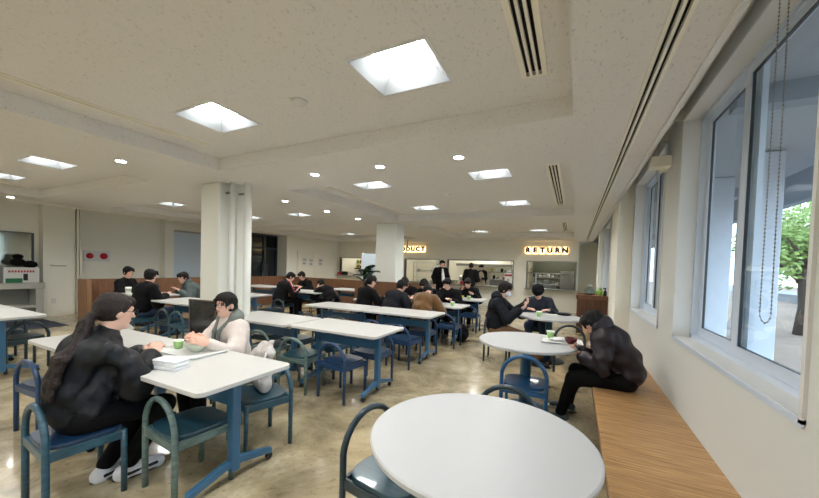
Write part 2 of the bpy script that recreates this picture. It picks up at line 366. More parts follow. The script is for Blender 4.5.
# pilasters on the right wall
tag(struct('trim_4',B((.56,XW,5.78,6.78,0,2.79)),M['wall']),'beige wall pilaster between the second and third window','pilaster')
tag(struct('trim_5',B((.60,XW,10.95,11.25,0,2.79)),M['wall']),'beige wall pilaster farthest along the window wall','pilaster')
for i,(a,b) in enumerate(wins):
    t=D.objects.new(f'window_{i+1}',None); C.objects.link(t); t['kind']='structure'; t['label']='sliding aluminium window with white reveal, '+('nearest in view' if i==2 else ['first','second','','second in view','third in view','fourth in view','farthest'][i]+' along the right wall'); t['category']='window'
    x0=XW
    bm=bmesh.new()  # casing
    e=.022
    box(bm,x0-.012,x0+.10,a,a+e,WZ0,WZ1); box(bm,x0-.012,x0+.10,b-e,b,WZ0,WZ1); box(bm,x0-.012,x0+.10,a+e,b-e,WZ1-e,WZ1); 
    obj('casing',bm,M['white'],t)
    obj('window_sill',B((x0-.004,x0+.11,a,b,WZ0-.002,WZ0+.018)),M['white'],t); obj('sill_edge',B((x0-.012,x0-.004,a,b,WZ0-.012,WZ0+.014)),M['alu'],t)
    bm=bmesh.new()
    box(bm,x0+.10,x0+.17,a,a+.045,WZ0,WZ1); box(bm,x0+.10,x0+.17,b-.045,b,WZ0,WZ1); box(bm,x0+.10,x0+.17,a,b,WZ1-.05,WZ1); box(bm,x0+.10,x0+.17,a,b,WZ0,WZ0+.05)
    obj('window_frame',bm,M['alu'],t)
    mid=(a+b)/2+.05
    for q,(p0,p1,xo) in enumerate(((a+.045,mid+.06,.108),(mid-.06,b-.045,.138))):
        bm=bmesh.new(); s=.07; z0,z1=WZ0+.05,WZ1-.05
        box(bm,x0+xo,x0+xo+.026,p0,p0+s,z0,z1); box(bm,x0+xo,x0+xo+.026,p1-s,p1,z0,z1); box(bm,x0+xo,x0+xo+.026,p0+s,p1-s,z1-.04,z1); box(bm,x0+xo,x0+xo+.026,p0+s,p1-s,z0,z0+.06)
        sh=obj('sash',bm,M['alu'],t)
        obj('glass_pane',B((x0+xo+.011,x0+xo+.015,p0+s-.004,p1-s+.004,z0+.056,z1-.036)),M['glass'],sh)
        obj('gasket',B((x0+xo+.005,x0+xo+.021,p0+s-.008,p0+s+.002,z0+.05,z1-.036),(x0+xo+.005,x0+xo+.021,p1-s-.002,p1-s+.008,z0+.05,z1-.036),(x0+xo+.005,x0+xo+.021,p0+s,p1-s,z0+.052,z0+.062),(x0+xo+.005,x0+xo+.021,p0+s,p1-s,z1-.046,z1-.034)),M['aludark'],sh)
# roller blind tubes + bead chain at nearest window
for a,b,l in((1.60,3.42,'above the nearest window'),(3.9,5.65,'above the second window in view'),(-.7,1.1,'above the window beside the camera')):
    t=thing('roller_blind','rolled up beige roller blind '+l,'blind',(.66,(a+b)/2,2.745))
    bm=bmesh.new(); tube(bm,[(0,-(b-a)/2,0),(0,(b-a)/2,0)],.035,14); obj('fabric_roll',bm,M['wall'],t,smooth=True)
    obj('bracket',B((-.03,.085,-(b-a)/2-.012,-(b-a)/2,-.045,.05)),M['cream'],t); obj('bracket',B((-.03,.085,(b-a)/2,(b-a)/2+.012,-.045,.05)),M['cream'],t)
def chain(y,x,z0,z1,label,nm=46):
    t=thing('blind_chain',label,'chain',(x,y,z0),0)
    bm=bmesh.new(); w2=.045; pts=[]
    L_=z1-z0
    n1=int(L_/.0165)
    for s in(-1,1):
        for k in range(n1): pts.append((0,s*w2*(1-.25*k/n1) if s>0 else s*w2*(1-.25*k/n1),.045+k*.0165))
    for k in range(7):
        a=PI*k/6; pts.append((0,-w2*math.cos(a),.045-.045*math.sin(a)))
    for p in pts:
        bmesh.ops.create_icosphere(bm,subdivisions=1,radius=.0042,matrix=Matrix.Translation(p))
    tube(bm,[(0,-w2,.045)]+[(0,-w2*math.cos(PI*k/8),.045-.045*math.sin(PI*k/8)) for k in range(1,8)]+[(0,w2,.045)],.0012,5)
    tube(bm,[(0,-w2,.045),(0,-w2*.75,L_+.02)],.0012,5); tube(bm,[(0,w2,.045),(0,w2*.75,L_+.02)],.0012,5)
    obj('beads',bm,M['metalf'],t,smooth=True)
chain(1.885,.715,1.262,2.74,'looped bead chain hanging before the nearest window pane')
chain(4.15,.715,1.35,2.74,'looped bead chain hanging before the second window in view')
t=thing('blind_bracket_cover','beige plastic box on the wall between the nearest two windows','bracket',(XW-.045,3.86,2.47))
obj('cover',B((-.11,.045,-.14,-.02,-.05,.05)),M['cream'],t,bevel=.006); obj('end_cap',B((-.02,.045,-.02,.05,-.06,.06)),M['cream'],t,bevel=.006)
# bench along the window wall
t=thing('window_bench','long oak bench top running along the window wall','bench',(0,0,0))
obj('bench_top',B((.19,XW,YF,8.85,.385,.42)),M['oak'],t,bevel=.004)
obj('fascia',B((.20,.225,YF,8.85,.30,.385)),M['oakv'],t)
obj('plinth',B((.42,XW,YF,8.85,0,.385)),M['walnut'],t)
# left wall, bays and pilasters
XL=-11.45
bm=bmesh.new()
box(bm,XL-.12,XL,YF,7.9,0,2.75)
box(bm,XL-.4,-10.85,7.9,8.5,0,2.75); box(bm,-11.0,-10.85,9.84,9.9,0,2.75); box(bm,-11.0,-10.85,8.3,8.55,0,2.75); box(bm,-11.0,-10.85,8.5,9.9,2.53,2.75)
box(bm,-11.0,-10.3,9.80,9.95,0,2.75); box(bm,-10.45,-10.3,9.95,13.1,0,2.75)
struct('wall_left',bm,M['wall'])
tag(struct('trim_6',B((XL,-11.2,3.24,3.80,0,2.72)),M['wall'],bevel=.005),'pale pilaster on the left wall beside the washing counter','pilaster')
tag(struct('trim_7',B((-11.26,-11.2,3.84,3.875,0,2.70),(-11.3,-11.24,3.90,3.95,0,2.7)),M['cream']),'narrow cream vertical rail beside the left wall pilaster','trim')
tag(struct('trim_8',B((XL,-11.2,5.85,6.10,0,2.72)),M['wall']),'pale narrow pilaster behind the three seated men','pilaster')
t=struct('door_1',B((XL,XL+.04,6.15,7.2,0,2.32)),M['paleblue'],'pale grey door panel behind the man in the grey-green jacket','door')
obj('door_frame',B((XL,XL+.06,6.08,6.14,0,2.38),(XL,XL+.06,7.2,7.26,0,2.38),(XL,XL+.06,6.14,7.2,2.32,2.38)),M['grey'],t)
# glazed entrance door
t=thing('door_2','dark teal glazed double door beyond the first column','door',(-10.85,9.2,0)); t['kind']='structure'
obj('glass_pane',B((-.05,-.03,-.66,.62,0,2.5)),M['glassdoor'],t)
obj('door_frame',B((-.03,.03,-.68,-.60,0,2.53),(-.03,.03,.57,.64,0,2.53),(-.03,.03,-.05,.03,0,2.53),(-.03,.03,-.6,.57,1.95,2.03),(-.03,.03,-.6,.57,2.46,2.53)),M['aludark'],t)
obj('door_handle',B((.03,.055,-.12,-.10,.85,1.35),(.03,.055,.07,.09,.85,1.35)),M['chrome'],t)
# white double door and notices
t=thing('door_3','cream double door with paper notices behind the seated students','door',(-10.3,11.3,0)); t['kind']='structure'
obj('door_leaf',B((0,.03,-.95,-.01,0,1.95)),M['cream'],t); obj('door_leaf',B((0,.03,.01,.95,0,1.95)),M['cream'],t)
for y,z,l in((10.75,1.52,'leftmost on the cream double door'),(11.15,1.5,'middle of the three on the cream double door'),(11.75,1.52,'rightmost of the three on the cream double door')):
    s=thing('paper_notice','white paper notice '+l,'notice',(-10.27,y,z)); obj('sheet',B((0,.006,-.17,.17,-.2,.2)),M['paper'],s); obj('print',B((.006,.008,-.1,.1,.03,.12),(.006,.008,-.1,.06,-.12,-.03)),M['grey'],s)
# fire alarm panel
t=thing('fire_alarm','white wall plate with two red round alarm units','alarm',(XL,4.34,1.47))
obj('plate',B((0,.02,-.30,.26,-.14,.14)),M['white'],t,bevel=.004)
for yy,r_,nm in((-.17,.075,'alarm_lamp'),(.12,.085,'alarm_bell')):
    bm=bmesh.new(); lathe(bm,[(.001,.06),(r_*.7,.05),(r_,.02),(r_,0)],n=20); bmesh.ops.rotate(bm,verts=bm.verts,matrix=Matrix.Rotation(R(90),3,'Y')); bmesh.ops.translate(bm,verts=bm.verts,vec=(.02,yy,0))
    obj(nm,bm,M['redlamp'],t,smooth=True)
t=thing('towel_rail','small grey wall rail on the pale pilaster','rail',(-11.2,3.5,1.21)); obj('bar',B((0,.05,-.13,.13,-.012,.012)),M['grey'],t); 
t=thing('wall_outlet','small white electrical outlet low on the pale pilaster','outlet',(-11.2,3.42,.36)); obj('plate',B((0,.012,-.04,.04,-.06,.06)),M['white'],t,bevel=.003)
# washing counter, mirror
t=thing('wash_counter','grey built-in counter with open shelf at the left wall','counter',(-11.0,2.2,0))
obj('worktop',B((-.44,0,-2.6,1.02,.68,.82)),M['grey'],t,bevel=.008); obj('side_panel',B((-.44,-.04,.88,1.0,0,.68)),M['grey'],t)
obj('shelf',B((-.44,-.02,-2.6,.88,.24,.30)),M['grey'],t); obj('back_panel',B((-.44,-.42,-2.6,.88,0,.68)),M['metalf'],t)
bm=bmesh.new(); tube(bm,[(-.3,-.05,.68),(-.3,-.05,.5),(-.24,-.05,.42),(-.3,-.05,.36),(-.4,-.05,.4)],.022,8); tube(bm,[(-.3,-.2,.68),(-.3,-.2,.3)],.015,8); obj('drain_pipe',bm,M['metalf'],t,smooth=True)
t=thing('wall_mirror','large frameless mirror above the washing counter','mirror',(XL,2.0,0))
obj('glass',B((0,.012,-2.6,1.12,1.10,1.94)),M['mirror'],t); obj('frame',B((0,.02,1.12,1.16,1.08,1.96),(0,.02,-2.6,1.12,1.94,1.965)),M['aludark'],t)
for y,w_,l in((2.86,.54,'white carton with red print on the washing counter'),(2.24,.54,'white carton at the photo edge on the washing counter')):
    s=thing('cardboard_box',l,'box',(-11.16,y,.82)); obj('carton',B((-.14,.14,-w_/2,w_/2,0,.34)),M['white'],s,bevel=.004)
    bm=bmesh.new()
    for k in range(9): box(bm,.14,.143,-.2+k*.045,-.17+k*.045,.23,.275)
    obj('red_print',bm,M['redp'],s); obj('bottle_picture',B((.14,.143,.02,.09,.05,.2)),M['shoeblack'],s)
    bm=bmesh.new()
for y,z,r_,l in((2.47,1.24,.11,'leftmost of the dark round things on the cartons'),(2.83,1.30,.12,'middle lower dark round thing on the carton'),(2.84,1.42,.085,'small top dark round thing on the carton'),(3.03,1.25,.115,'rightmost dark round thing on the carton')):
    bm=bmesh.new(); ell(bm,(-11.17,y,z-.02),(r_,r_,r_*.72),16); tag(obj('black_knit_hat',bm,M['blackcloth'],smooth=True),'black round knitted hat, '+l,'hat','black round hats on the cartons')
bm=bmesh.new(); box(bm,-11.02,-10.98,2.62,2.86,.825,.92); tag(obj('green_sponge',bm,M['limegreen'],bevel=.005),'small green sponge pack before the cartons','sponge')
D.objects['green_sponge'].data.materials[0]=mat('dark_green_pack',(30,110,70),.6)
tag(obj('doormat',B((-10.7,-9.4,2.2,3.1,0,.012)),M['mat'],bevel=.003),'dark blue doormat on the floor before the washing counter','doormat')
# columns
def column(x0,x1,y0,y1,l,pipes):
    t=tag(struct('trim_9' if pipes else 'trim_10',B((x0,x1,y0,y1,0,ZB)),M['column'],bevel=.02),l,'column')
column(-4.70,-4.30,2.90,3.33,'big square cream column left of centre with pipes on its right',True)
for nm,x,y,r_,l in(('water_pipe',-4.17,3.0,.033,'slim white vertical pipe close beside the big column'),('water_pipe',-4.02,3.12,.048,'thick white vertical pipe, outer one beside the big column')):
    t=thing(nm,l,'pipe',(x,y,0)); bm=bmesh.new(); tube(bm,[(0,0,0),(0,0,ZB)],r_,18); obj('pipe_run',bm,M['pipe'],t,smooth=True)
    obj('clamp',B((-.28 if r_>.04 else -.13,0,-.012,.012,2.36,2.385)),M['metalf'],t)
tag(struct('trim_11',B((-4.30,-4.2,3.1,3.33,0,ZB)),M['column']),'narrow cream column return behind the pipes','column')
column(-4.52,-3.93,7.2,7.62,'far square cream column by the potted plant',False)
# wood partitions
t=thing('wood_partition','low oak partition running behind the left hand seating','partition',(0,0,0))
obj('side_run',B((-9.72,-9.6,3.42,9.0,0,.95)),M['oakv'],t); obj('end_panel',B((-9.72,-9.28,3.34,3.42,0,.955)),M['oaklight'],t)
obj('rear_run',B((-9.6,-4.0,9.0,9.1,0,.95)),M['oakv'],t)
tag(obj('column_seat_back',B((-4.95,-3.72,6.95,7.05,0,1.06)),M['oakv']),'oak panel standing before the foot of the far column','partition')
# ------------------------------------------------------------------ back wall with serving openings, kitchen
ops=[(-10.15,-8.4,.95,1.76),(-6.62,-5.05,.80,1.76),(-4.65,-2.06,.80,1.76),(-1.55,.06,.80,1.76)]
bm=bmesh.new(); grid_plate(bm,'y',YB,YB+.14,-10.45,.10,0,ZB+.1,ops)
box(bm,.10,.13,YB,YB+.7,0,ZB+.1); box(bm,.1,XW+.1,YB+.6,YB+.7,0,2.85)
struct('wall_far',bm,M['cream'])
for k,(a,b,c,d) in enumerate(ops):
    t=thing('serving_hatch',['frame of the small shop hatch at the back left','frame of the hatch under the left lit sign','frame of the wide hatch where people stand','frame of the hatch under the RETURN sign'][k],'hatch',((a+b)/2,YB,0),0)
    w2=(b-a)/2
    obj('hatch_frame',B((-w2-.03,-w2,-.03,.15,c,d+.03),(w2,w2+.03,-.03,.15,c,d+.03),(-w2,w2,-.03,.15,d,d+.03)),M['metalf'],t)
    obj('counter_ledge',B((-w2-.05,w2+.05,-.28,.3,c-.05,c)),M['metal'],t,bevel=.004)
# kitchen shell
bm=bmesh.new(); box(bm,-10.5,.85,16.0,16.1,0,2.5); box(bm,-10.5,-10.4,YB+.1,16,0,2.5); box(bm,.75,.85,YB+.6,16,0,2.5); box(bm,-7.6,-7.5,YB+.14,16,0,2.5)
tag(struct('wall_kitchen',bm,M['cream']),'cream kitchen rear wall seen through the hatches','wall')
tag(struct('ceiling_kitchen',B((-10.5,.85,YB+.14,16.1,2.44,2.5)),M['white']),'kitchen ceiling seen through the hatches','ceiling')
for n,(x,y,l) in enumerate(((-9.2,14.3,'inside the back left shop'),(-5.8,14.4,'inside the kitchen behind the left hatch'),(-3.4,14.6,'inside the kitchen behind the wide hatch'),(-.6,15.2,'inside the dish return room'))):
    t=thing('kitchen_light','long white lamp '+l,'light',(x,y,2.44)); obj('body',B((-.6,.6,-.1,.1,-.03,0)),M['white'],t); obj('diffuser',B((-.58,.58,-.08,.08,-.035,-.03)),M['kl'] if n in(1,2) else M['klow'] if n==0 else M['kl'],t)
# kitchen stuff
t=thing('extractor_hood','cream extractor hood in the kitchen behind the wide hatch','hood',(-3.6,15.3,0)); obj('canopy',B((-1.3,1.2,-.4,.4,1.60,2.0)),M['cream'],t); obj('rim',B((-1.32,1.22,-.42,-.4,1.56,1.66)),M['metalf'],t)
def shelf_unit(x,y,w_,zs,label,dep=.35,m='metal',items=0):
    t=thing('steel_shelf_unit',label,'shelf',(x,y,0))
    for sx in(-1,1):
        for sy in(-1,1): obj('post',B((sx*w_/2-.015,sx*w_/2+.015,sy*dep/2-.015,sy*dep/2+.015,0,zs[-1]+.03)),M[m],t)
    for z in zs: obj('shelf',B((-w_/2,w_/2,-dep/2,dep/2,z,z+.025)),M[m],t)
    return t
shelf_unit(-6.0,13.75,.95,[.3,.75,.98,1.2,1.42,1.62],'white rack of trays behind the left hatch',m='white')
shelf_unit(-2.7,15.0,1.4,[.4,.85,1.3],'steel kitchen shelves behind the wide hatch',m='metalf')
shelf_unit(-.75,14.6,1.5,[.45,.85,1.15],'steel dish racks in the return room',m='metal')
shelf_unit(-9.6,14.3,.9,[.5,1.0,1.25,1.5],'white shop shelves left of the shop hatch',m='white')
shelf_unit(-8.5,14.5,1.0,[.5,1.0,1.25,1.5],'white shop shelves right of the shop hatch',m='white')
def counterbox(name,lab,cat,x0,x1,y0,y1,z1,m,top='metal'):
    t=thing(name,lab,cat,((x0+x1)/2,(y0+y1)/2,0)); w2,d2=(x1-x0)/2,(y1-y0)/2
    obj('cabinet_body',B((-w2,w2,-d2,d2,0,z1-.03)),M[m],t); obj('worktop',B((-w2-.02,w2+.02,-d2-.02,d2+.02,z1-.03,z1)),M[top],t,bevel=.004); return t
counterbox('steel_counter','steel food warmer counter behind the wide hatch','counter',-3.0,-2.1,13.35,14.0,1.05,'metalf')
counterbox('steel_counter','long steel work counter deep in the kitchen','counter',-5.0,-3.5,14.3,14.9,.9,'metalf')
counterbox('dishwasher','steel dishwasher in the return room','machine',-.45,.0,13.7,14.3,1.45,'metal')
counterbox('steel_counter','steel sink counter in the return room','counter',-1.5,-.6,13.4,14.0,.95,'metalf')
counterbox('dark_cooker','tall dark cooker behind the left hatch','appliance',-5.45,-5.15,13.7,14.2,1.45,'shoeblack')
t=thing('dark_back_panel','dark tiled panel at the back of the return room','panel',(-.7,15.9,0)); obj('panel',B((-.95,1.2,-.02,.05,0,2.3)),mat('dark_tile',(74,76,64),.5),t)
bm=bmesh.new(); tube(bm,[(-.95,0,1.35),(.7,0,1.33)],.02,8); t=thing('steel_rail','horizontal steel rail above the dish return counter','rail',(-.7,13.6,0)); obj('bar',bm,M['metal'],t); bm=bmesh.new(); tube(bm,[(-.6,0,.95),(-.6,0,1.35)],.035,8); tube(bm,[(.6,0,.95),(.6,0,1.33)],.035,8); obj('post',bm,M['metal'],t)
# shop packets
random.seed(3)
pk=[]
for sx,sy in((-9.6,14.3),(-8.5,14.5)):
    for z in(1.025,1.275,1.525):
        for k in range(4):
            c=random.choice(['yellow','white','cream','redp','shoeblack','yellow','limegreen'])
            x=sx-.35+k*.22; o=obj('snack_packet',B((-.08,.08,-.06,.06,0,random.uniform(.12,.2))),M[c],loc=(x,sy-.05,z))
            tag(o,{'yellow':'pale yellow','white':'white','cream':'cream','redp':'red','shoeblack':'black','limegreen':'green'}[c]+' packet on the shop shelves','packet','packets on the shop shelves')
for k,(x,y,c,nm,l) in enumerate(((-10.0,12.85,'redp','snack_box','red box at the left end of the shop counter'),(-9.75,12.86,'shoeblack','snack_box','black box beside the red box on the shop counter'),(-9.3,12.86,'cream','snack_box','cream carton in the middle of the shop counter'),(-8.85,12.85,'white','snack_box','white carton right on the shop counter'))):
    t=thing(nm,l,'box',(x,y,.95)); obj('carton',B((-.12,.12,-.08,.08,0,.12+.05*(k%2))),M[c],t,bevel=.004); obj('lid_flap',B((-.12,.12,-.09,-.08,.06,.12)),M[c],t)
# kitchen utensils: pots on counters
for k,(x,y,z,r_,h_,l) in enumerate(((-4.5,14.6,.9,.16,.22,'large steel pot left on the work counter'),(-3.9,14.6,.9,.13,.18,'smaller steel pot right on the work counter'),(-1.2,13.7,.95,.12,.12,'steel bowl on the sink counter'),(-.9,13.65,.95,.09,.16,'steel jug on the sink counter'))):
    t=thing('steel_pot',l,'pot',(x,y,z)); bm=bmesh.new(); lathe(bm,[(.001,0),(r_*.95,0),(r_,.02),(r_,h_),(r_*.93,h_),(r_*.9,.02),(.001,.015)],n=18); obj('vessel',bm,M['metal'],t,smooth=True)
    bm=bmesh.new(); tube(bm,[(r_,0,h_*.7),(r_+.05,0,h_*.75),(r_,0,h_*.85)],.008,6); tube(bm,[(-r_,0,h_*.7),(-r_-.05,0,h_*.75),(-r_,0,h_*.85)],.008,6); obj('handles',bm,M['metal'],t)
# signs
def sign(text,x,z,size,sp,label):
    t=thing('backlit_sign',label,'sign',(x,YB-.05,z))
    n=len(text)
    for i,ch in enumerate(text):
        cu=D.curves.new('letter','FONT'); cu.body=ch; cu.size=size*1.08; cu.extrude=.012; cu.align_x='CENTER'; cu.offset=.017
        tmp=D.objects.new('tmp',cu); C.objects.link(tmp); bpy.context.view_layer.update()
        me=D.meshes.new_from_object(tmp.evaluated_get(bpy.context.evaluated_depsgraph_get())); D.objects.remove(tmp)
        me.transform(Matrix.Translation((sp*(i-(n-1)/2),0,-size*.35))@Matrix.Rotation(R(90),4,'X'))
        me.materials.clear(); o=obj('letter',me,M['shoeblack'],t); o['label']=f'black letter {ch}'
    for i in range(n):
        x=sp*(i-(n-1)/2); bl=obj('backlight',B((x-.085,x+.085,.022,.030,-.095,.085)),M['warm'],t); obj('side_glow',B((x-.09,x+.09,.030,.034,-.12,.11)),M['warm2'],bl)
sign('RETURN',-.93,2.18,.24,.248,'RETURN sign, black letters with warm backlight above the right hatch')
sign('PRODUCT',-6.48,2.205,.24,.236,'black lettered sign with warm backlight, left one, partly hidden by the column')
t=thing('hanging_cable','dark cable hanging from the ceiling before the left lit sign','cable',(-5.92,11.8,0)); bm=bmesh.new(); tube(bm,[(0,0,2.5),(-.02,0,2.3),(-.06,0,2.1),(-.07,0,1.98)],.018,8); obj('cord',bm,M['aludark'],t)
t=thing('notice_stand','white poster with red heading at the right end of the wide hatch','poster',(-2.2,YB-.12,.80)); obj('panel',B((-.13,.13,-.02,.02,0,.52)),M['paper'],t); obj('red_heading',B((-.13,.13,-.024,-.02,.40,.47)),M['redp'],t); obj('print',B((-.05,.05,-.023,-.02,.2,.3)),M['grey'],t)
for x,c,l in((-5.33,'paper','white notice above the left hatch corner'),(-5.12,'redp','red and blue notice pair by the left hatch')):
    t=thing('wall_notice',l,'notice',(x+.25,YB-.04,1.62)); obj('sheet',B((-.09,.09,0,.02,-.12,.1)),M[c],t); obj('print',B((-.06,.06,-.003,0,-.08,-.02)),M['grey'],t)
# screen behind far column
t=thing('freestanding_screen','pale blue-white freestanding screen behind the far column','screen',(-5.72,9.6,0))
obj('panel',B((-.82,.62,-.03,.03,.08,1.84)),M['paleblue'],t,bevel=.004); obj('stile',B((-.84,-.80,-.04,.04,0,1.86),(.60,.64,-.04,.04,0,1.86)),M['white'],t)
obj('foot',B((-.84,-.80,-.25,.25,0,.04)),M['white'],t); obj('foot',B((.60,.64,-.25,.25,0,.04)),M['white'],t)
# walnut cabinet by the windows
t=thing('low_cabinet','walnut cabinet with tray rim at the far end of the window bench','cabinet',(.405,9.35,0))
obj('cabinet_body',B((-.31,.31,-.45,.45,0,.84)),M['walnut'],t); obj('rim',B((-.33,.325,-.47,-.44,.80,.90),(-.33,-.30,-.47,.47,.80,.90),(-.33,.325,.44,.47,.80,.90)),M['oakv'],t); obj('top',B((-.31,.31,-.44,.44,.84,.855)),M['oaklight'],t)
t=thing('water_jug','clear plastic jug on the walnut cabinet','jug',(.36,9.15,.855)); bm=bmesh.new(); lathe(bm,[(.001,0),(.11,0),(.115,.05),(.11,.16),(.07,.22),(.04,.25)],n=20); obj('vessel',bm,M['pet'],t,smooth=True); bm=bmesh.new(); lathe(bm,[(.042,.25),(.042,.28),(.001,.28)],n=16); obj('lid',bm,M['white'],t)
t=thing('plush_bundle','lime green plastic bag on the walnut cabinet','bag',(.56,9.2,.855)); bm=bmesh.new(); ell(bm,(0,0,.09),(.09,.07,.09)); ell(bm,(.03,0,.17),(.04,.03,.06)); obj('bag_body',bm,M['limegreen'],t,smooth=True)
t=thing('pink_packet','pink packet lying on the walnut cabinet','packet',(.48,9.0,.855)); bm=bmesh.new(); ell(bm,(0,0,.03),(.09,.05,.03)); obj('wrapper',bm,M['pink'],t,smooth=True)
t=thing('black_bottle','black spray bottle at the right rear of the walnut cabinet','bottle',(.68,9.1,.855)); bm=bmesh.new(); lathe(bm,[(.001,0),(.035,0),(.035,.14),(.012,.18),(.012,.21)],n=14); obj('body',bm,M['shoeblack'],t,smooth=True); obj('nozzle',B((-.04,.015,-.012,.012,.2,.23)),M['shoeblack'],t)
t=thing('cloth_bag','flat cream cloth bag lying on the window bench beyond the seated man','bag',(.32,5.3,.42)); bm=bmesh.new(); ell(bm,(0,0,.02),(.12,.22,.024)); ell(bm,(-.03,.08,.035),(.07,.1,.02)); obj('bag_body',bm,M['canvas'],t,smooth=True); bm=bmesh.new(); tube(bm,[(-.05,-.18,.03),(-.12,-.3,.012),(0,-.34,.012),(.06,-.2,.03)],.008,6); obj('strap',bm,M['canvas'],t)
# potted plant by far column
t=thing('potted_plant','large-leaved green potted plant before the far column','plant',(-4.36,6.5,0))
bm=bmesh.new(); lathe(bm,[(.001,0),(.12,0),(.16,.35),(.17,.36),(.15,.36),(.14,.32),(.001,.32)],n=20); obj('pot',bm,M['shoeblack'],t,smooth=True)
bm=bmesh.new(); tube(bm,[(0,0,.3),(.02,.02,.7),(0,0,1.05),(-.03,0,1.3)],.018,8); tube(bm,[(0,0,.8),(.1,0,1.1),(.14,0,1.25)],.012,8); obj('stem',bm,M['bark'],t)
def leafmesh(bm,base,d,L_,w_,droop):
    d=Vector(d).normalized(); s=d.cross(Vector((0,0,1))).normalized(); nrm=s.cross(d)
    n=7; rows=[]
    for i in range(n+1):
        u=i/n; c=Vector(base)+d*L_*u-Vector((0,0,1))*droop*L_*u*u; ww=w_*math.sin(PI*min(1,u*.93+.04))**.7
        rows.append([bm.verts.new(c+s*ww*k+nrm*abs(k)*w_*.25+nrm*.0) for k in(-1,-.5,0,.5,1)])
    for a,b in zip(rows,rows[1:]):
        for k in range(4): bm.faces.new((a[k],a[k+1],b[k+1],b[k]))
random.seed(11)
for k in range(24):
    a=random.uniform(0,2*PI); z=random.uniform(.95,1.34); r0=.03
    bm=bmesh.new(); base=(r0*math.cos(a)+random.uniform(-.03,.1),r0*math.sin(a),z); leafmesh(bm,base,(math.cos(a),math.sin(a),random.uniform(.3,1.2)),random.uniform(.22,.30),random.uniform(.11,.15),.25)
    o=obj('leaf',bm,M['leaf'],t,smooth=True); so=o.modifiers.new('s','SOLIDIFY'); so.thickness=.003
# ------------------------------------------------------------------ tables
TT=.72
def rect_table():
    t=thing('rectangular_table','','table')
    bm=bmesh.new(); prism(bm,rr(1.19,.68,.05),TT-.028,TT); obj('tabletop',bm,M['table'],t,bevel=.004)
    bm=bmesh.new(); 
    for s in(-1,1):
        bm=bmesh.new(); x=s*.43
        box(bm,x-.028,x+.028,-.03,.03,.07,TT-.03)
        pts=[(-.30,.045),(-.05,.10),(.05,.10),(.30,.045),(.30,.085),(.06,.15),(-.06,.15),(-.30,.085)]
        a=[bm.verts.new((x-.02,y,z)) for y,z in pts]; b=[bm.verts.new((x+.02,y,z)) for y,z in pts]
        bm.faces.new(a); bm.faces.new(b[::-1])
        for i in range(8): bm.faces.new((a[i],b[i],b[(i+1)%8],a[(i+1)%8]))
        box(bm,x-.02,x+.02,-.26,.26,TT-.06,TT-.028)
        lg=obj('leg',bm,M['bluesteel'],t,bevel=.006)
        for sy in(-1,1):
            bm=bmesh.new(); lathe(bm,[(.001,-.012),(.024,-.012),(.026,-.006),(.026,.006),(.024,.012),(.001,.012)],n=16); bmesh.ops.rotate(bm,verts=bm.verts,matrix=Matrix.Rotation(R(90),3,'Y')); bmesh.ops.translate(bm,verts=bm.verts,vec=(x,sy*.285,.026))
            box(bm,x-.016,x+.016,sy*.285-.008,sy*.285+.008,.03,.052)
            obj('caster',bm,M['shoeblack'],lg,smooth=False)
    obj('crossbar',B((-.405,.405,-.018,.018,.50,.60)),M['bluesteel'],t,bevel=.004)
    return t
rt=rect_table()
tabs=[(-2.395,1.45,'with the two young women eating, its right end free'),(-3.60,1.45,'joined left of the women\'s table, one corner showing'),
(-2.38,3.22,'empty, right one of the second row, its end leg showing'),(-3.60,3.17,'empty, left one of the second row behind the woman in cream'),
(-2.44,4.80,'empty, right one of the third row'),(-3.66,4.79,'empty, left one of the third row'),
(-2.43,6.22,'with the group in dark coats, its right end holding a green cup'),(-3.65,6.22,'before the diners by the far column'),
(-2.45,7.80,'farthest right, under the man eating alone'),
(-6.27,6.72,'shared by three students in black by the partition'),(-5.9,8.1,'empty behind the three students'),
(-6.65,5.05,'empty just right of the column pipes'),(-8.5,7.2,'empty far one right of the column pipes'),
(-7.95,3.82,'with three men by the left partition'),(-6.10,3.60,'empty right of the three men, before the column'),
(-6.38,1.38,'cut by the left photo edge'),(-7.59,1.38,'far left, mostly outside the photo')]
for x,y,l in tabs: place(rt,USED,(x,y,0),0,'white rectangular table '+l,'white rectangular tables')
t=thing('round_table','','table')
bm=bmesh.new(); lathe(bm,[(.001,TT-.03),(.470,TT-.03),(.478,TT-.024),(.48,TT-.006),(.474,TT),(.001,TT)],n=72); o=obj('tabletop',bm,M['roundtop'],t)
bm=bmesh.new(); lathe(bm,[(.055,.03),(.055,TT-.05),(.12,TT-.035),(.12,TT-.03)],n=24); obj('pedestal',bm,M['bluesteel'],t,smooth=True)
bm=bmesh.new(); lathe(bm,[(.001,0),(.25,0),(.25,.012),(.06,.03),(.001,.03)],n=40); obj('base_plate',bm,M['steelteal'] if 'steelteal' in M else M['darkblue'],t)
for x,y,l in[(-.345,1.452,'nearest the camera with a bare top'),(-.411,3.63,'beside the man on the bench, with a tray on it'),(-.33,5.82,'farthest of the three, with two seated students')]:
    place(t,USED,(x,y,0),0,'round white pedestal table '+l,'round white tables')
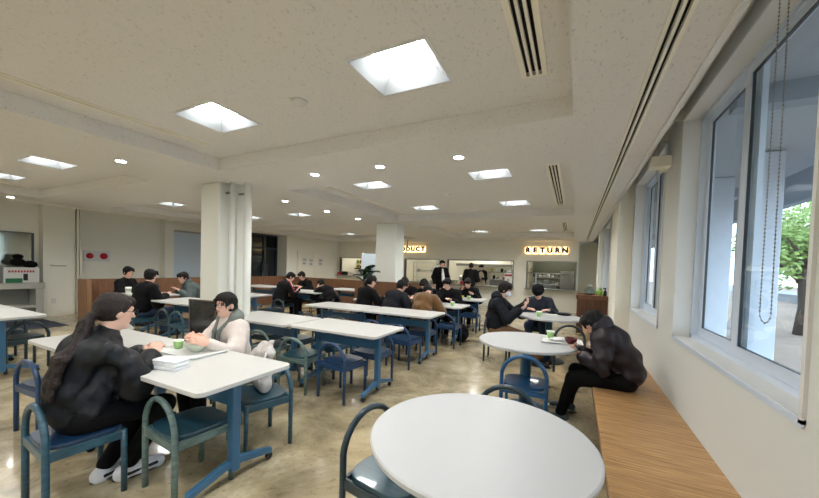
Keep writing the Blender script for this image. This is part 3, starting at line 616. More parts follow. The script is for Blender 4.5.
# ------------------------------------------------------------------ chairs
def make_chair(key,frame,seat,ah=.62,legs=None):
    t=thing('wooden_chair','','chair'); t.name='wooden_chair'
    W=.19; r=.0175
    # hoop: rear legs and arched back in one bent tube, at local y = -.17
    pts=[(-W,0,0),(-W,0,.2),(-W,0,ah-W-.0)]
    for k in range(1,12): a=PI-PI*k/12; pts.append((W*math.cos(a),0,ah-r-W+W*math.sin(a)))
    pts+=[(W,0,ah-W),(W,0,.2),(W,0,0)]
    pts=[(x,-.17,z) for x,y,z in pts]
    bm=bmesh.new(); tube(bm,pts,r,12); obj('back_hoop',bm,M[frame],t,smooth=True)
    for s in(-1,1):
        bm=bmesh.new(); tube(bm,[(s*(W-.005),.17,0),(s*(W-.005),.17,.385)],r*.95,12); obj('front_leg',bm,M[legs or frame],t,smooth=True)
    obj('seat_rail',B((-W,W,-.182,-.158,.335,.388),(-W,W,.158,.182,.335,.388),(-W-.004,-W+.018,-.17,.17,.335,.388),(W-.018,W+.004,-.17,.17,.335,.388)),M[frame],t,bevel=.004)
    o=[]
    for k in range(40):
        a=2*PI*k/40; c,s=math.cos(a),math.sin(a); p=.55
        o.append((.185*math.copysign(abs(c)**p,c),.185*math.copysign(abs(s)**p,s)+.01))
    bm=bmesh.new(); prism(bm,o,.386,.412); obj('seat',bm,M[seat],t,bevel=.006)
    return t
CH={}
def chair(key,x,y,rz,label,group=None):
    spec={'navy':('ch_navy','st_navy',.62),'teal':('ch_steelteal','st_steelteal',.62),'sage':('ch_sage','st_steelteal',.62),'sagedark':('ch_sage','st_teal',.62),'blue':('ch_blue','st_blue',.70),'tallteal':('ch_dark','st_teal',.70),'dark':('ch_dark','st_dark',.62),'navylow':('ch_steelteal','st_navy',.62)}[key]
    if key not in CH: CH[key]=make_chair(key,*spec)
    return place(CH[key],USED,(x,y,0),R(rz),label,group)
# local seat is centred 0,0 ; hoop at y=-.17; facing +Y at rz=0
chair('navylow',-2.66,.91,-4,'blue-teal wooden hoop-back chair under the woman in the black jacket')
chair('navy',-3.88,1.20,3,'navy wooden hoop-back chair left of the woman in black, at the table corner')
chair('sage',-2.19,1.30,-5,'grey-green hoop-back chair with dark seat, tucked in front of the women\'s table')
chair('teal',-2.23,1.87,162,'teal wooden chair with grey hoop carrying the white tote bag')
chair('sagedark',-2.80,2.16,180,'grey-green hoop-back chair under the woman in cream fleece')
chair('dark',-3.42,2.30,180,'dark chair holding the black shiny bag across the women\'s table')
for x,y,k,l in((-3.46,3.02,'sage','grey-green hoop-back chair, left of three before the second row'),(-2.80,2.93,'sagedark','grey-green hoop-back chair, middle of three before the second row'),(-2.25,2.97,'navy','bright navy hoop-back chair, right of three before the second row')):
    chair(k,x,y,{'navy':-6}.get(k,4),l)
for x,y,rz,k,l in((-2.20,3.50,180,'navy','navy chair on the far side of the second row, right end'),(-2.85,3.52,178,'teal','teal chair on the far side of the second row, second from the right'),(-3.45,3.50,182,'dark','dark chair on the far side of the second row, third from the right'),(-4.0,3.5,180,'dark','dark chair on the far side of the second row, leftmost'),
 (-2.2,4.36,-4,'navy','navy hoop-back chair, right one before the third row'),(-2.76,4.5,0,'navy','navy hoop-back chair, second from right before the third row'),(-3.4,4.48,3,'dark','dark hoop-back chair, third from right before the third row'),(-4.0,4.46,0,'dark','dark hoop-back chair, leftmost before the third row'),
 (-2.22,5.05,176,'navy','navy chair on the far side of the third row, right end'),(-2.85,5.08,180,'navy','navy chair on the far side of the third row, second from the right'),
 (-2.05,5.86,-3,'navy','navy hoop-back chair before the group table, right end by the backpack'),(-2.62,5.74,0,'dark','dark chair under the person in tan fleece'),(-3.15,5.7,-6,'dark','dark chair under the big dark coated diner'),(-3.85,5.7,0,'dark','dark chair under the long haired diner by the plant'),
 (-3.35,6.78,180,'dark','dark chair across the group table, left'),(-2.85,6.8,180,'dark','dark chair across the group table, middle'),(-2.4,6.8,180,'dark','dark chair across the group table under the man resting his chin'),
 (-2.1,7.5,0,'navy','navy chair before the farthest right table'),(-2.5,8.32,180,'dark','dark chair under the man eating alone'),
 (-6.03,5.43-.1,178,'dark','dark chair right of the pipes, nearer the wall'),
 (-6.10,4.72,0,'dark','dark hoop-back chair right of the pipes before the empty table, right one'),(-6.62,4.7,0,'dark','dark hoop-back chair right of the pipes before the empty table, left one'),
 (-6.62,6.22,0,'dark','dark chair under the student with the striped sleeves'),(-6.75,7.35,180,'dark','dark chair under the middle one of three students'),(-5.5,6.72,90,'dark','dark chair under the student bending over the table'),(-5.1,7.8,60,'sage','grey hoop chair beside the empty table behind the three students'),
 (-6.85,3.2,-8,'teal','teal hoop-back chair under the man seen from behind at the left'),(-6.15,3.35,0,'dark','dark hoop-back chair before the empty table by the column, left'),(-5.72,3.33,0,'teal','teal hoop-back chair before the empty table by the column, right'),(-8.6,3.75,-60,'dark','dark chair under the man at the far left table end'),(-7.45,4.74,180,'dark','dark chair under the man in the grey-green jacket'),
 (-6.28,1.62,95,'dark','dark blue chair at the end of the table cut by the photo edge'),(-6.95,1.62,180,'dark','dark chair behind the table cut by the photo edge'),(-6.75,1.05,0,'dark','dark chair before the table cut by the photo edge'),
 ): chair(k,x,y,rz,l)
chair('blue',-.37,3.27,2,'bright blue hoop-back chair before the middle round table')
chair('tallteal',-.79,1.49,-100,'dark teal chair tucked under the nearest round table at its left')
chair('tallteal',-.36,2.06,178,'dark teal chair behind the nearest round table, only its hoop showing')
chair('tallteal',-.03,5.40,4,'dark hoop-back chair before the farthest round table, right side')
chair('tallteal',-1.06,5.42,-88,'dark chair under the masked student')
chair('tallteal',-.55,6.62,180,'dark chair under the student in the black hat')

random.seed(21)
def clutter(xs,y,z,n,label,group,cols,hmax=.2):
    for k in range(n):
        x=xs[0]+(xs[1]-xs[0])*(k+.5)/n; h_=random.uniform(.07,hmax); r_=min(.06,(xs[1]-xs[0])/n*.42); c=random.choice(cols)
        bm=bmesh.new()
        if random.random()<.5: lathe(bm,[(.001,0),(r_*.9,0),(r_,h_*.3),(r_,h_*.8),(r_*.4,h_),(.001,h_)],n=12)
        else: box(bm,-r_,r_,-r_,r_,0,h_)
        o=obj('kitchen_container',bm,M[c],loc=(x,y,z)); tag(o,label,'container',group)
mixc=['metal','white','cream','redp','metalf','yellow','shoeblack','paper']
clutter((-3.35,-2.05),15.0,.875,9,'small container on the lower steel kitchen shelf','containers on the lower steel shelf',mixc)
clutter((-3.35,-2.05),15.0,1.325,9,'small container on the upper steel kitchen shelf','containers on the upper steel shelf',mixc)
clutter((-2.95,-2.15),13.6,1.05,6,'small container on the food warmer counter','containers on the food warmer',mixc,.16)
clutter((-1.45,-.05),14.6,.875,9,'dish item on the lower rack of the return room','dishes on the lower rack',['metal','white','metalf','paper'],.18)
clutter((-1.45,-.55),14.6,1.175,6,'dish item on the upper rack of the return room','dishes on the upper rack',['metal','white','metalf','paper'],.16)
clutter((-6.4,-5.6),13.75,1.22,5,'stacked tray item on the white rack, upper shelf','items on the white rack upper shelf',['white','cream','metal'],.14)
clutter((-6.4,-5.6),13.75,.775,5,'stacked tray item on the white rack, lower shelf','items on the white rack lower shelf',['white','cream','metal'],.14)
clutter((-4.5,-3.75),12.85,.80,5,'condiment container on the wide hatch ledge, left part','containers on the wide hatch ledge',mixc,.14)
# ------------------------------------------------------------------ outside the windows
nb.inputs[0].default_value=(.80,.90,1,1)
for l_ in list(nb.inputs[0].links): w.node_tree.links.remove(l_)
nb.inputs[1].default_value=2.7
tag(struct('trim_12',B((1.0,60,-40,90,-.35,-.30)),M['soil']),'dry bare ground outside the windows','ground')
tag(struct('trim_13',B((16,26,-40,90,-.30,-.27)),M['asphalt']),'pale road outside beyond the trees','road')
for X_,Y_,hx,hy,l in((1.75,6.5,.15,.52,'pale exterior pier seen through the left pane of the nearest window'),(1.83,5.1,.12,.2,'pale slimmer exterior pier seen through the right pane of the nearest window')):
    t=thing('concrete_pier',l,'pier',(X_,Y_,-.3)); obj('pier',B((-hx,hx,-hy,hy,0,3.09)),M['exwall'],t,bevel=.01); obj('plinth',B((-hx-.04,hx+.04,-hy-.04,hy+.04,0,.45)),M['exbeam'],t)
t=thing('exterior_canopy','grey canopy with beams outside above the windows','canopy',(0,0,0))
obj('soffit',B((1.0,2.5,-6,16,2.80,2.9)),M['exsoffit'],t); obj('edge_beam',B((2.5,2.62,-6,16,2.42,2.9)),M['exbeam'],t)
for k in range(6): obj('cross_beam',B((1.0,2.5,-4+k*3.6,-3.86+k*3.6,2.66,2.8)),M['exbeam'],t)
def tree(x,y,h,cr,seed,label):
    random.seed(seed); t=thing('garden_tree',label,'tree',(x,y,-.3),0,'trees outside')
    bm=bmesh.new(); tube(bm,[(0,0,0),(.05,.03,h*.2),(-.04,0,h*.42),(0,0,h*.75)],[.22,.17,.14,.05],10)
    for k in range(7):
        a=random.uniform(0,2*PI); z=h*random.uniform(.3,.5); tube(bm,[(0,0,z),(cr*.35*math.cos(a),cr*.35*math.sin(a),z+h*.14),(cr*.7*math.cos(a),cr*.7*math.sin(a),z+h*.22)],[.08,.05,.02],6)
    obj('trunk',bm,M['bark'],t,smooth=True)
    bm=bmesh.new(); n=5200
    blobs=[(random.gauss(0,cr*.42),random.gauss(0,cr*.42),h*.64+random.gauss(0,h*.13),cr*random.uniform(.28,.45)) for _ in range(26)]
    for k in range(n):
        b=random.choice(blobs); v=Vector((random.gauss(0,1),random.gauss(0,1),random.gauss(0,.8))).normalized()*b[3]*random.uniform(.75,1.05); c=Vector(b[:3])+v
        s=random.uniform(.05,.10); u=Vector((random.gauss(0,1),random.gauss(0,1),random.gauss(0,.5))).normalized(); q=u.orthogonal().normalized()
        bm.faces.new([bm.verts.new(c+u*s),bm.verts.new(c+q*s*.6),bm.verts.new(c-u*s),bm.verts.new(c-q*s*.6)])
    o=obj('foliage',bm,M['treeleaf'],t)
tree(6.4,14.6,4.4,1.55,5,'leafy green tree outside, nearest seen through the big pane')
tree(9.2,20.5,5.0,2.0,6,'second leafy tree outside, farther off to the left')
tree(12.5,16.0,5.2,1.9,8,'third leafy tree outside, farther off to the right')
tree(13,29,5.5,2.4,9,'most distant tree outside beyond the others')
t=thing('low_wall','low pale wall beyond the trees outside','wall',(14,20,-.3)); obj('wall_body',B((-.1,.1,-16,20,0,.55)),M['asphalt'],t); obj('coping',B((-.14,.14,-16,20,.55,.62)),M['exbeam'],t)
# ------------------------------------------------------------------ organic modelling: a signed distance field meshed by surface nets
class Field:
    def __init__(s): s.p=[]
    def cone(s,a,b,ra,rb=None,k=.02,sub=False): s.p.append(('c',np.array(a,float),np.array(b,float),ra,ra if rb is None else rb,k,sub)); return s
    def ell(s,c,r,rot=None,k=.02,sub=False): s.p.append(('e',np.array(c,float),np.array(r,float),np.eye(3) if rot is None else np.array(rot,float),None,k,sub)); return s
    def chain(s,pts,rs,k=.02):
        for i in range(len(pts)-1): s.cone(pts[i],pts[i+1],rs[i],rs[i+1],k)
        return s
    def mesh(s,h):
        lo=np.full(3,1e9); hi=-lo
        bb=[]
        for q in s.p:
            if q[0]=='c':
                m=max(q[3],q[4]); l=np.minimum(q[1],q[2])-m; u=np.maximum(q[1],q[2])+m
            else:
                e=np.sqrt(((q[3]*q[2][None,:])**2).sum(1)); l=q[1]-e; u=q[1]+e
            bb.append((l,u))
            if not q[6]: lo=np.minimum(lo,l); hi=np.maximum(hi,u)
        lo=lo-3*h; n=(np.ceil((hi-lo)/h).astype(int)+4)
        G=np.full(n,.08,np.float32)
        for q,(l,u) in zip(s.p,bb):
            k=q[5]; m=k+2*h+.01
            i0=np.clip(((l-m-lo)/h).astype(int),0,n); i1=np.clip(((u+m-lo)/h).astype(int)+2,0,n)
            if (i1<=i0).any(): continue
            X=(lo[0]+h*np.arange(i0[0],i1[0]))[:,None,None]; Y=(lo[1]+h*np.arange(i0[1],i1[1]))[None,:,None]; Z=(lo[2]+h*np.arange(i0[2],i1[2]))[None,None,:]
            if q[0]=='c':
                a,b=q[1],q[2]; d=b-a; L=max(d.dot(d),1e-9)
                t=np.clip(((X-a[0])*d[0]+(Y-a[1])*d[1]+(Z-a[2])*d[2])/L,0,1)
                v=np.sqrt((X-a[0]-t*d[0])**2+(Y-a[1]-t*d[1])**2+(Z-a[2]-t*d[2])**2)-(q[3]+(q[4]-q[3])*t)
            else:
                Rr=q[3]; x,y,z=X-q[1][0],Y-q[1][1],Z-q[1][2]; r=q[2]
                P=[(x*Rr[0,i]+y*Rr[1,i]+z*Rr[2,i]) for i in range(3)]
                k0=np.sqrt(sum((P[i]/r[i])**2 for i in range(3)))+1e-6; k1=np.sqrt(sum((P[i]/r[i]**2)**2 for i in range(3)))+1e-6
                v=k0*(k0-1)/k1
            sl=tuple(slice(i0[i],i1[i]) for i in range(3)); g=G[sl]
            if q[6]: hh=np.clip(.5-.5*(g+v)/k,0,1); G[sl]=g+(-v-g)*hh+k*hh*(1-hh)
            else: hh=np.clip(.5+.5*(g-v)/k,0,1); G[sl]=g+(v-g)*hh-k*hh*(1-hh)
        return s.nets(G,lo,h)
    def nets(s,G,lo,h):
        I=G<0; n=np.array(G.shape)-1
        cnt=np.zeros(n,np.int8)
        for a in(0,1):
            for b in(0,1):
                for c in(0,1): cnt+=I[a:n[0]+a,b:n[1]+b,c:n[2]+c]
        act=np.argwhere((cnt>0)&(cnt<8)); idx=np.full(n,-1,np.int32); idx[tuple(act.T)]=np.arange(len(act))
        acc=np.zeros((len(act),3)); w_=np.zeros(len(act)); co_=[np.array((a,b,c)) for a in(0,1) for b in(0,1) for c in(0,1)]
        V=[G[tuple((act+c).T)] for c in co_]
        for i in range(8):
            for j in range(i+1,8):
                if abs(co_[i]-co_[j]).sum()!=1: continue
                m=(V[i]<0)!=(V[j]<0); t=np.where(m,V[i]/np.where(m,V[i]-V[j],1),0)
                acc+=np.where(m[:,None],co_[i]+(co_[j]-co_[i])*t[:,None],0); w_+=m
        P=(act+acc/w_[:,None])*h+lo
        F=[]
        for ax in range(3):
            sl0=[slice(None)]*3; sl1=[slice(None)]*3; sl0[ax]=slice(0,-1); sl1[ax]=slice(1,None)
            A,Bq=I[tuple(sl0)],I[tuple(sl1)]; o1,o2=[(1,2),(2,0),(0,1)][ax]
            e=np.argwhere(A!=Bq); e=e[(e[:,o1]>0)&(e[:,o2]>0)&(e[:,o1]<n[o1])&(e[:,o2]<n[o2])]
            s_=A[tuple(e.T)]
            def at(d1,d2):
                q=e.copy(); q[:,o1]-=d1; q[:,o2]-=d2; return idx[tuple(q.T)]
            Q=np.stack([at(1,1),at(0,1),at(0,0),at(1,0)],1); Q=np.where(s_[:,None],Q,Q[:,::-1]); F.append(Q)
        return P,np.concatenate(F)
def np_mesh(name,P,F,amp=0,fr=20,seed=0,folds=None):
    if amp or folds:
        v=P[F]; nn=np.cross(v[:,2]-v[:,0],v[:,3]-v[:,1]); N=np.zeros_like(P)
        for i in range(4): np.add.at(N,F[:,i],nn)
        N/=np.linalg.norm(N,axis=1)[:,None]+1e-9
        rs=np.random.RandomState(seed); dsp=np.zeros(len(P))
        if amp:
            for o_ in range(5):
                fr_=fr*(1.6**o_)*.5; K=rs.randn(6,3)*fr_; ph=rs.rand(6)*6.28
                W_=P+.02*np.sin(P[:,[1,2,0]]*fr*.7+ph[:3]); dsp+=amp*(.6**o_)*np.sin(W_@K.T+ph).mean(1)*1.6
            dsp-=np.abs(dsp)*.3
        P=P+N*dsp[:,None]
    me=D.meshes.new(name); me.vertices.add(len(P)); me.vertices.foreach_set('co',P.astype(np.float32).ravel())
    me.loops.add(F.size); me.loops.foreach_set('vertex_index',F.astype(np.int32).ravel()); me.polygons.add(len(F))
    me.polygons.foreach_set('loop_start',np.arange(0,F.size,4,dtype=np.int32)); me.polygons.foreach_set('loop_total',np.full(len(F),4,np.int32))
    me.polygons.foreach_set('use_smooth',np.ones(len(F),bool)); me.update(); me.validate(); return me
def fobj(name,fld,h,m,parent,amp=0,fr=20,seed=0):
    P,F=fld.mesh(h); me=np_mesh(name,P,F,amp,fr,seed); me.materials.append(M[m])
    o=D.objects.new(name,me); C.objects.link(o); o.parent=parent; return o
V3=lambda *a: np.array(a,float)
def nrm(v): return v/ (np.linalg.norm(v)+1e-9)
def rotx(a): c,s=math.cos(a),math.sin(a); return np.array([[1,0,0],[0,c,-s],[0,s,c]])
def roty(a): c,s=math.cos(a),math.sin(a); return np.array([[c,0,s],[0,1,0],[-s,0,c]])
def rotz(a): c,s=math.cos(a),math.sin(a); return np.array([[c,-s,0],[s,c,0],[0,0,1]])
def ik(a,b,l1,l2,hint):
    d=b-a; L=np.linalg.norm(d)
    if L>(l1+l2)*.995: b=a+d*(l1+l2)*.995/L; d=b-a; L=np.linalg.norm(d)
    u=d/L; x=(L*L+l1*l1-l2*l2)/(2*L); hgt=math.sqrt(max(0,l1*l1-x*x)); p=nrm(hint-u*hint.dot(u)); return a+u*x+p*hgt,b
def hand(fld,wr,d,palm,side,curl,k=.006,thumb=.5):
    """wr wrist, d direction of palm, palm = palm facing normal, side = direction of thumb side"""
    d=nrm(d); palm=nrm(palm-d*palm.dot(d)); s=nrm(np.cross(d,palm)); s=s if s.dot(side)>0 else -s
    rot=np.stack([s,d,palm],1)
    fld.ell(wr+d*.045,(.040,.052,.017),rot,k=.012); fld.cone(wr-d*.03,wr+d*.02,.024,.022,k=.015)
    for i,(o_,L1) in enumerate(((.029,.040),(.0095,.046),(-.0105,.043),(-.029,.033))):
        b=wr+d*(.085-.004*abs(i-1))+s*o_; c1=curl*.8; c2=curl*1.7
        d1=nrm(d*math.cos(c1)+palm*math.sin(c1)+s*o_*1.5); d2=nrm(d*math.cos(c2)+palm*math.sin(c2)+s*o_)
        m1=b+d1*L1; fld.cone(b-d*.015,m1,.0095,.0088,k=k); fld.cone(m1,m1+d2*L1*.85,.0088,.0072,k=k)
    b=wr+d*.022+s*.030; d1=nrm(d*.65+s*.75+palm*thumb); m1=b+d1*.038; fld.cone(b-s*.012,m1,.0125,.0105,k=.008); fld.cone(m1,m1+nrm(d*.9+s*.15+palm*thumb)*.032,.010,.008,k=k)
def person(label,loc,rz,hz=.50,lean=12,hunch=10,twist=0,side=0,head=(15,0,0),hl=(-.12,.35,.78),hr=(.12,.35,.78),fl=(-.1,.42),fr_=(.1,.42),
           top='blackcloth',bot='blackcloth',shoe='shoeblack',hair='short',hairm='hair',vox=.012,puff=0.,hood=None,scarf=None,glasses=False,mask=False,hat=False,
           scale=1.,curl=.5,palm=(0,0,-1),stand=False,wrk=.004,stripes=False,eyes=True,knees=None,face=True,apron=False,shoulders=.165,hoodm=None,name='person',dirs=None,coatlen=0,headoff=(0,0,0),palms=None,openfront=False):
    t=thing('person',label,'person',(loc[0],loc[1],loc[2] if len(loc)>2 else 0),R(rz))
    S=scale; P0=V3(0,0,hz); A=lambda a: rotz(R(twist))@roty(R(side))@rotx(-R(a))
    w1=P0+A(lean)@V3(0,0,.17)*S; ch=w1+A(lean+hunch*.5)@V3(0,0,.18)*S; nbk=ch+A(lean+hunch)@V3(0,0,.13)*S
    Rc=A(lean+hunch*.6); sx=Rc@V3(1,0,0); fw=Rc@V3(0,1,0); upc=Rc@V3(0,0,1)
    sl=nbk-sx*shoulders*S-upc*.062*S; sr=nbk+sx*shoulders*S-upc*.062*S
    hy,hx,hroll=R(head[1]),R(head[0]),R(head[2])
    Rh=rotz(R(twist))@rotz(hy)@roty(hroll)@rotx(-hx)
    nk=nbk+nrm(A(lean+hunch)@V3(0,0,1)+Rh@V3(0,.35,1))*.06*S; hc=nk+Rh@V3(0,.015,.115)*S+np.array(headoff)
    toH=lambda *p: hc+Rh@(np.array(p)*S)
    HL,HR=np.array(hl,float),np.array(hr,float)
    L1,L2=.275*S,.245*S
    el,HL=ik(sl,HL,L1,L2,-sx*.5-V3(0,0,1)-fw*.35); er,HR=ik(sr,HR,L1,L2,sx*.5-V3(0,0,1)-fw*.35)
    hipl=P0-V3(1,0,0)*.09*S; hipr=P0+V3(1,0,0)*.09*S; LT=.42*S
    Fl=V3(fl[0],fl[1],(fl[2] if len(fl)>2 else 0)+.08); Fr=V3(fr_[0],fr_[1],(fr_[2] if len(fr_)>2 else 0)+.08)
    kh=V3(0,1,.8) if not stand else V3(0,1,0)
    kl,Fl=ik(hipl,Fl,LT,.41*S,kh+V3(-.15,0,0)); kr,Fr=ik(hipr,Fr,LT,.41*S,kh+V3(.15,0,0))
    rotc=Rc
    b=Field()
    b.ell(P0,(.145*S,.10*S,.10*S)); b.cone(P0,w1,.10*S,.10*S,k=.04); b.ell(ch,(.14*S,.095*S,.16*S),rotc,k=.04); b.cone(sl,sr,.038*S,.038*S,k=.04)
    b.chain([sl,el,HL],[.036*S,.030*S,.023*S],.02); b.chain([sr,er,HR],[.036*S,.030*S,.023*S],.02)
    for H_,K_,F_ in((hipl,kl,Fl),(hipr,kr,Fr)): b.chain([H_,K_,F_],[.072*S,.046*S,.030*S],.02); b.cone(F_+V3(0,-.01,-.03),F_+V3(0,.12,-.05),.028,.02)
    b.cone(nbk-A(lean)@V3(0,0,.04),nk+Rh@V3(0,0,.03),.056*S,.052*S,k=.03)
    b.ell(toH(0,-.014,.032),V3(.073,.091,.084)*S,Rh,k=.02); b.ell(toH(0,.018,-.03),V3(.057,.066,.082)*S,Rh,k=.03); b.ell(toH(0,.058,-.088),V3(.022,.02,.018)*S,Rh,k=.03)
    b.cone(toH(0,.078,.012),toH(0,.098,-.022),.008*S,.0125*S,k=.012); b.ell(toH(0,.072,-.052),V3(.024,.014,.010)*S,Rh,k=.01)
    for s_ in(-1,1):
        b.ell(toH(s_*.075,-.006,-.008),V3(.011,.021,.031)*S,Rh,k=.008); b.ell(toH(s_*.030,.092,.012),V3(.014,.014,.010)*S,Rh,k=.012,sub=True)
        b.cone(toH(s_*.012,.080,.033),toH(s_*.042,.066,.034),.008*S,.006*S,k=.012)
    for (W_,E_,sd,ps) in((HL,el,1,0),(HR,er,-1,1)):
        d_=nrm(W_-E_); 
        if dirs: d_=nrm(d_*.4+np.array(dirs[ps],float))
        pn=np.array((palms[ps] if palms else palm),float); hand(b,W_+d_*.02,d_,pn,sx*sd,curl)
    bo=fobj('body',b,vox,'skin',t)
    # trousers
    q=Field(); q.ell(P0+V3(0,0,-.01),(.17*S,.125*S,.115*S),k=.04)
    for H_,K_,F_ in((hipl,kl,Fl),(hipr,kr,Fr)):
        q.chain([H_,K_],[.092*S,.068*S],.03); q.chain([K_,F_+V3(0,0,.02)],[.068*S,.052*S],.03)
    fobj('trousers',q,max(vox,.008),bot,t,min(wrk,.005),16,1)
    # shoes
    for s_,F_,K_ in((-1,Fl,kl),(1,Fr,kr)):
        dv=V3(s_*.15,1,0); dv=nrm(dv); g=Field(); base=V3(F_[0],F_[1],F_[2]-.08)
        g.cone(base+dv*-.03+V3(0,0,.05),base+dv*.15+V3(0,0,.034),.042,.034,k=.02); g.cone(base+V3(0,0,.06),base+V3(0,0,.09),.042,.04,k=.02)
        if shoe=='shoewhite': g.ell(base+dv*.06+V3(0,0,.035),(.048,.05,.03)); g.cone(base+dv*-.04+V3(0,0,.035),base+dv*.16+V3(0,0,.035),.046,.040,k=.02)
        sh=fobj('shoe',g,max(vox,.008),shoe,t); 
        g=Field(); rotf=np.stack([np.cross(dv,V3(0,0,1)),dv,V3(0,0,1)],1); g.ell(base+dv*.06+V3(0,0,.014),(.047,.15,.016),rotf,k=.01); g.ell(base+dv*.0+V3(0,0,.02),(.043,.06,.02),rotf,k=.01)
        fobj('sole',g,max(vox*.8,.007),'shoeblack' if shoe=='shoewhite' else 'white' if shoe=='shoeteal' else 'shoeblack',sh)
        if shoe=='shoewhite':
            g=Field(); g.cone(base+dv*-.03+V3(.0,0,.045)+np.cross(dv,V3(0,0,1))*.040,base+dv*.14+V3(0,0,.045)+np.cross(dv,V3(0,0,1))*.034,.014,.012); g.ell(base+dv*.165+V3(0,0,.035),(.03,.03,.02),rotf)
            fobj('black_trim',g,.005,'shoeblack',sh)
    # jacket
    pf=puff; j=Field()
    j.ell(P0+V3(0,0,.05-coatlen*.5),((.175+pf)*S,(.135+pf)*S,(.11+coatlen)*S),k=.05); j.cone(P0+V3(0,0,.06),w1,(.125+pf)*S,(.125+pf)*S,k=.05)
    j.ell(w1,((.165+pf)*S,(.125+pf)*S,.14*S),rotc,k=.05); j.ell(ch,((.175+pf)*S,(.125+pf)*S,.18*S),rotc,k=.05); j.cone(sl+sx*.01,nbk-sx*.02,.066*S+pf,.058*S,k=.03); j.cone(sr-sx*.01,nbk+sx*.02,.066*S+pf,.058*S,k=.03)
    for a_,e_,h_ in((sl,el,HL),(sr,er,HR)):
        hh=h_+nrm(e_-h_)*.015
        j.chain([a_,e_,hh],[(.068+pf)*S,(.058+pf)*S,(.044+pf*.5)*S],.025)
        if pf>.012:
            for u in(.3,.62,.9): j.ell(a_+(e_-a_)*u,V3(.08,.08,.055)*S*(1+pf),None,k=.03)
    j.cone(nbk-fw*.01,nbk+upc*.025,.068*S,.064*S,k=.02)
    if openfront: j.cone(nbk+fw*.09+upc*.02,ch+fw*.17,.035,.02,k=.01,sub=True)
    jk=fobj('jacket',j,max(vox,.008),top,t,wrk*1.8 if pf<.012 else wrk*2.2,14,3)
    if hood:
        g=Field(); hb=nbk-fw*.065*S+upc*.03*S
        g.ell(hb,V3(.125,.075,.075)*S,rotc,k=.03); g.cone(nbk-sx*.085+fw*.0+upc*.045,nbk-sx*.05+fw*.075-upc*.02,.04*S,.025*S,k=.04); g.cone(nbk+sx*.085+fw*.0+upc*.045,nbk+sx*.05+fw*.075-upc*.02,.04*S,.025*S,k=.04); g.cone(nbk-sx*.085+upc*.045,hb-sx*.03+upc*.03,.04*S,.05*S,k=.04); g.cone(nbk+sx*.085+upc*.045,hb+sx*.03+upc*.03,.04*S,.05*S,k=.04)
        fobj('hood',g,max(vox,.007),hoodm or top,t,wrk,22,5)
    if scarf:
        g=Field()
        for s_ in(-1,1): g.chain([nbk+upc*.06-fw*.05,nbk+sx*s_*.07+upc*.045+fw*.02,nbk+sx*s_*.03+fw*.125-upc*.05,ch+sx*s_*.03+fw*.155-upc*.02,w1+sx*s_*.02+fw*.16],[.018,.020,.017,.015,.012],.015)
        fobj('grey_hood_lining',g,max(vox,.007),scarf,t,.003,30,2)
    if stripes:
        for sd,a_,e_,h_ in((-1,sl,el,HL),(1,sr,er,HR)):
            for off,mm in((0,'white'),(.035,'redp')):
                g=Field(); o_=V3(0,0,1)*.075+sx*sd*.06-fw*off; g.chain([nbk+upc*.03+o_*.3,a_+o_,e_+o_*.9,h_+o_*.55],[.014,.014,.014,.012],.01); fobj('sleeve_stripe',g,.01,mm,jk)
    if apron:
        g=Field(); g.ell(ch+fw*.10-upc*.12,V3(.13,.05,.24),rotc,k=.03); g.ell(P0+V3(0,.09,-.12),V3(.19,.07,.3),k=.05); fobj('apron',g,.012,'apron',t)
    # hair
    g=Field(); hm=hairm
    if hat:
        g.ell(toH(0,-.015,.05),V3(.105,.122,.085)*S,Rh,k=.03); g.ell(toH(0,.02,.03),V3(.088,.105,.04)*S,Rh,k=.02); fobj('knit_hat',g,max(vox,.007),'blackcloth',t,.004,40,4); g=Field()
    big=1.0
    g.ell(toH(0,-.024,.040),V3(.084,.095,.090)*S,Rh,k=.02)
    if hair in('short','mop'):
        e=.006 if hair=='mop' else 0
        g.ell(toH(0,-.03,.0),V3(.083+e,.085+e,.085)*S,Rh,k=.02); g.ell(toH(0,.045,.078),V3(.066+e,.045+e,.036+e)*S,Rh,k=.03)
        for i in range(-3,4):
            g.cone(toH(i*.018,.062,.085),toH(i*.021+.004,.082,.044+abs(i)*-.006),.016*S,.007*S,k=.008)
        for s_ in(-1,1): g.cone(toH(s_*.072,.02,.05),toH(s_*.076,.018,.0),.016*S,.010*S,k=.012)
        g.ell(toH(0,.100,-.052),V3(.062,.055,.072)*S,Rh,k=.01,sub=True)
    elif hair=='ponytail':
        g.ell(toH(0,-.035,.01),V3(.080,.085,.080)*S,Rh,k=.02); g.ell(toH(0,.035,.076),V3(.066,.055,.036)*S,Rh,k=.03)
        for s_ in(-1,1): g.cone(toH(s_*.068,.035,.06),toH(s_*.074,.02,.015),.018*S,.012*S,k=.014)
        g.ell(toH(0,.112,-.050),V3(.075,.062,.085)*S,Rh,k=.012,sub=True)
        kt=toH(0,-.118,-.035)
        g.ell(kt,V3(.026,.024,.024),k=.02)
        bk=nbk-fw*.13+sx*.03-upc*.02; pts=[kt,kt-Rh@V3(0,.02,.045),bk-upc*.03,ch-fw*(.148+puff)-upc*.02+sx*.06,w1-fw*(.150+puff)+upc*.03+sx*.05,w1-fw*(.14+puff)-upc*.07+sx*.04]
        for i in range(7):
            o_=sx*(i-3)*.011+V3(0,.004*math.sin(i*2.1),.0); g.chain([p+o_*(.6+.25*n_) for n_,p in enumerate(pts)],[.018,.028,.026,.024,.018,.006],.012)
    elif hair=='tied':
        g.ell(toH(0,-.03,.0),V3(.086,.085,.085)*S,Rh,k=.02); g.ell(toH(0,.040,.074),V3(.070,.050,.040)*S,Rh,k=.03)
        pass
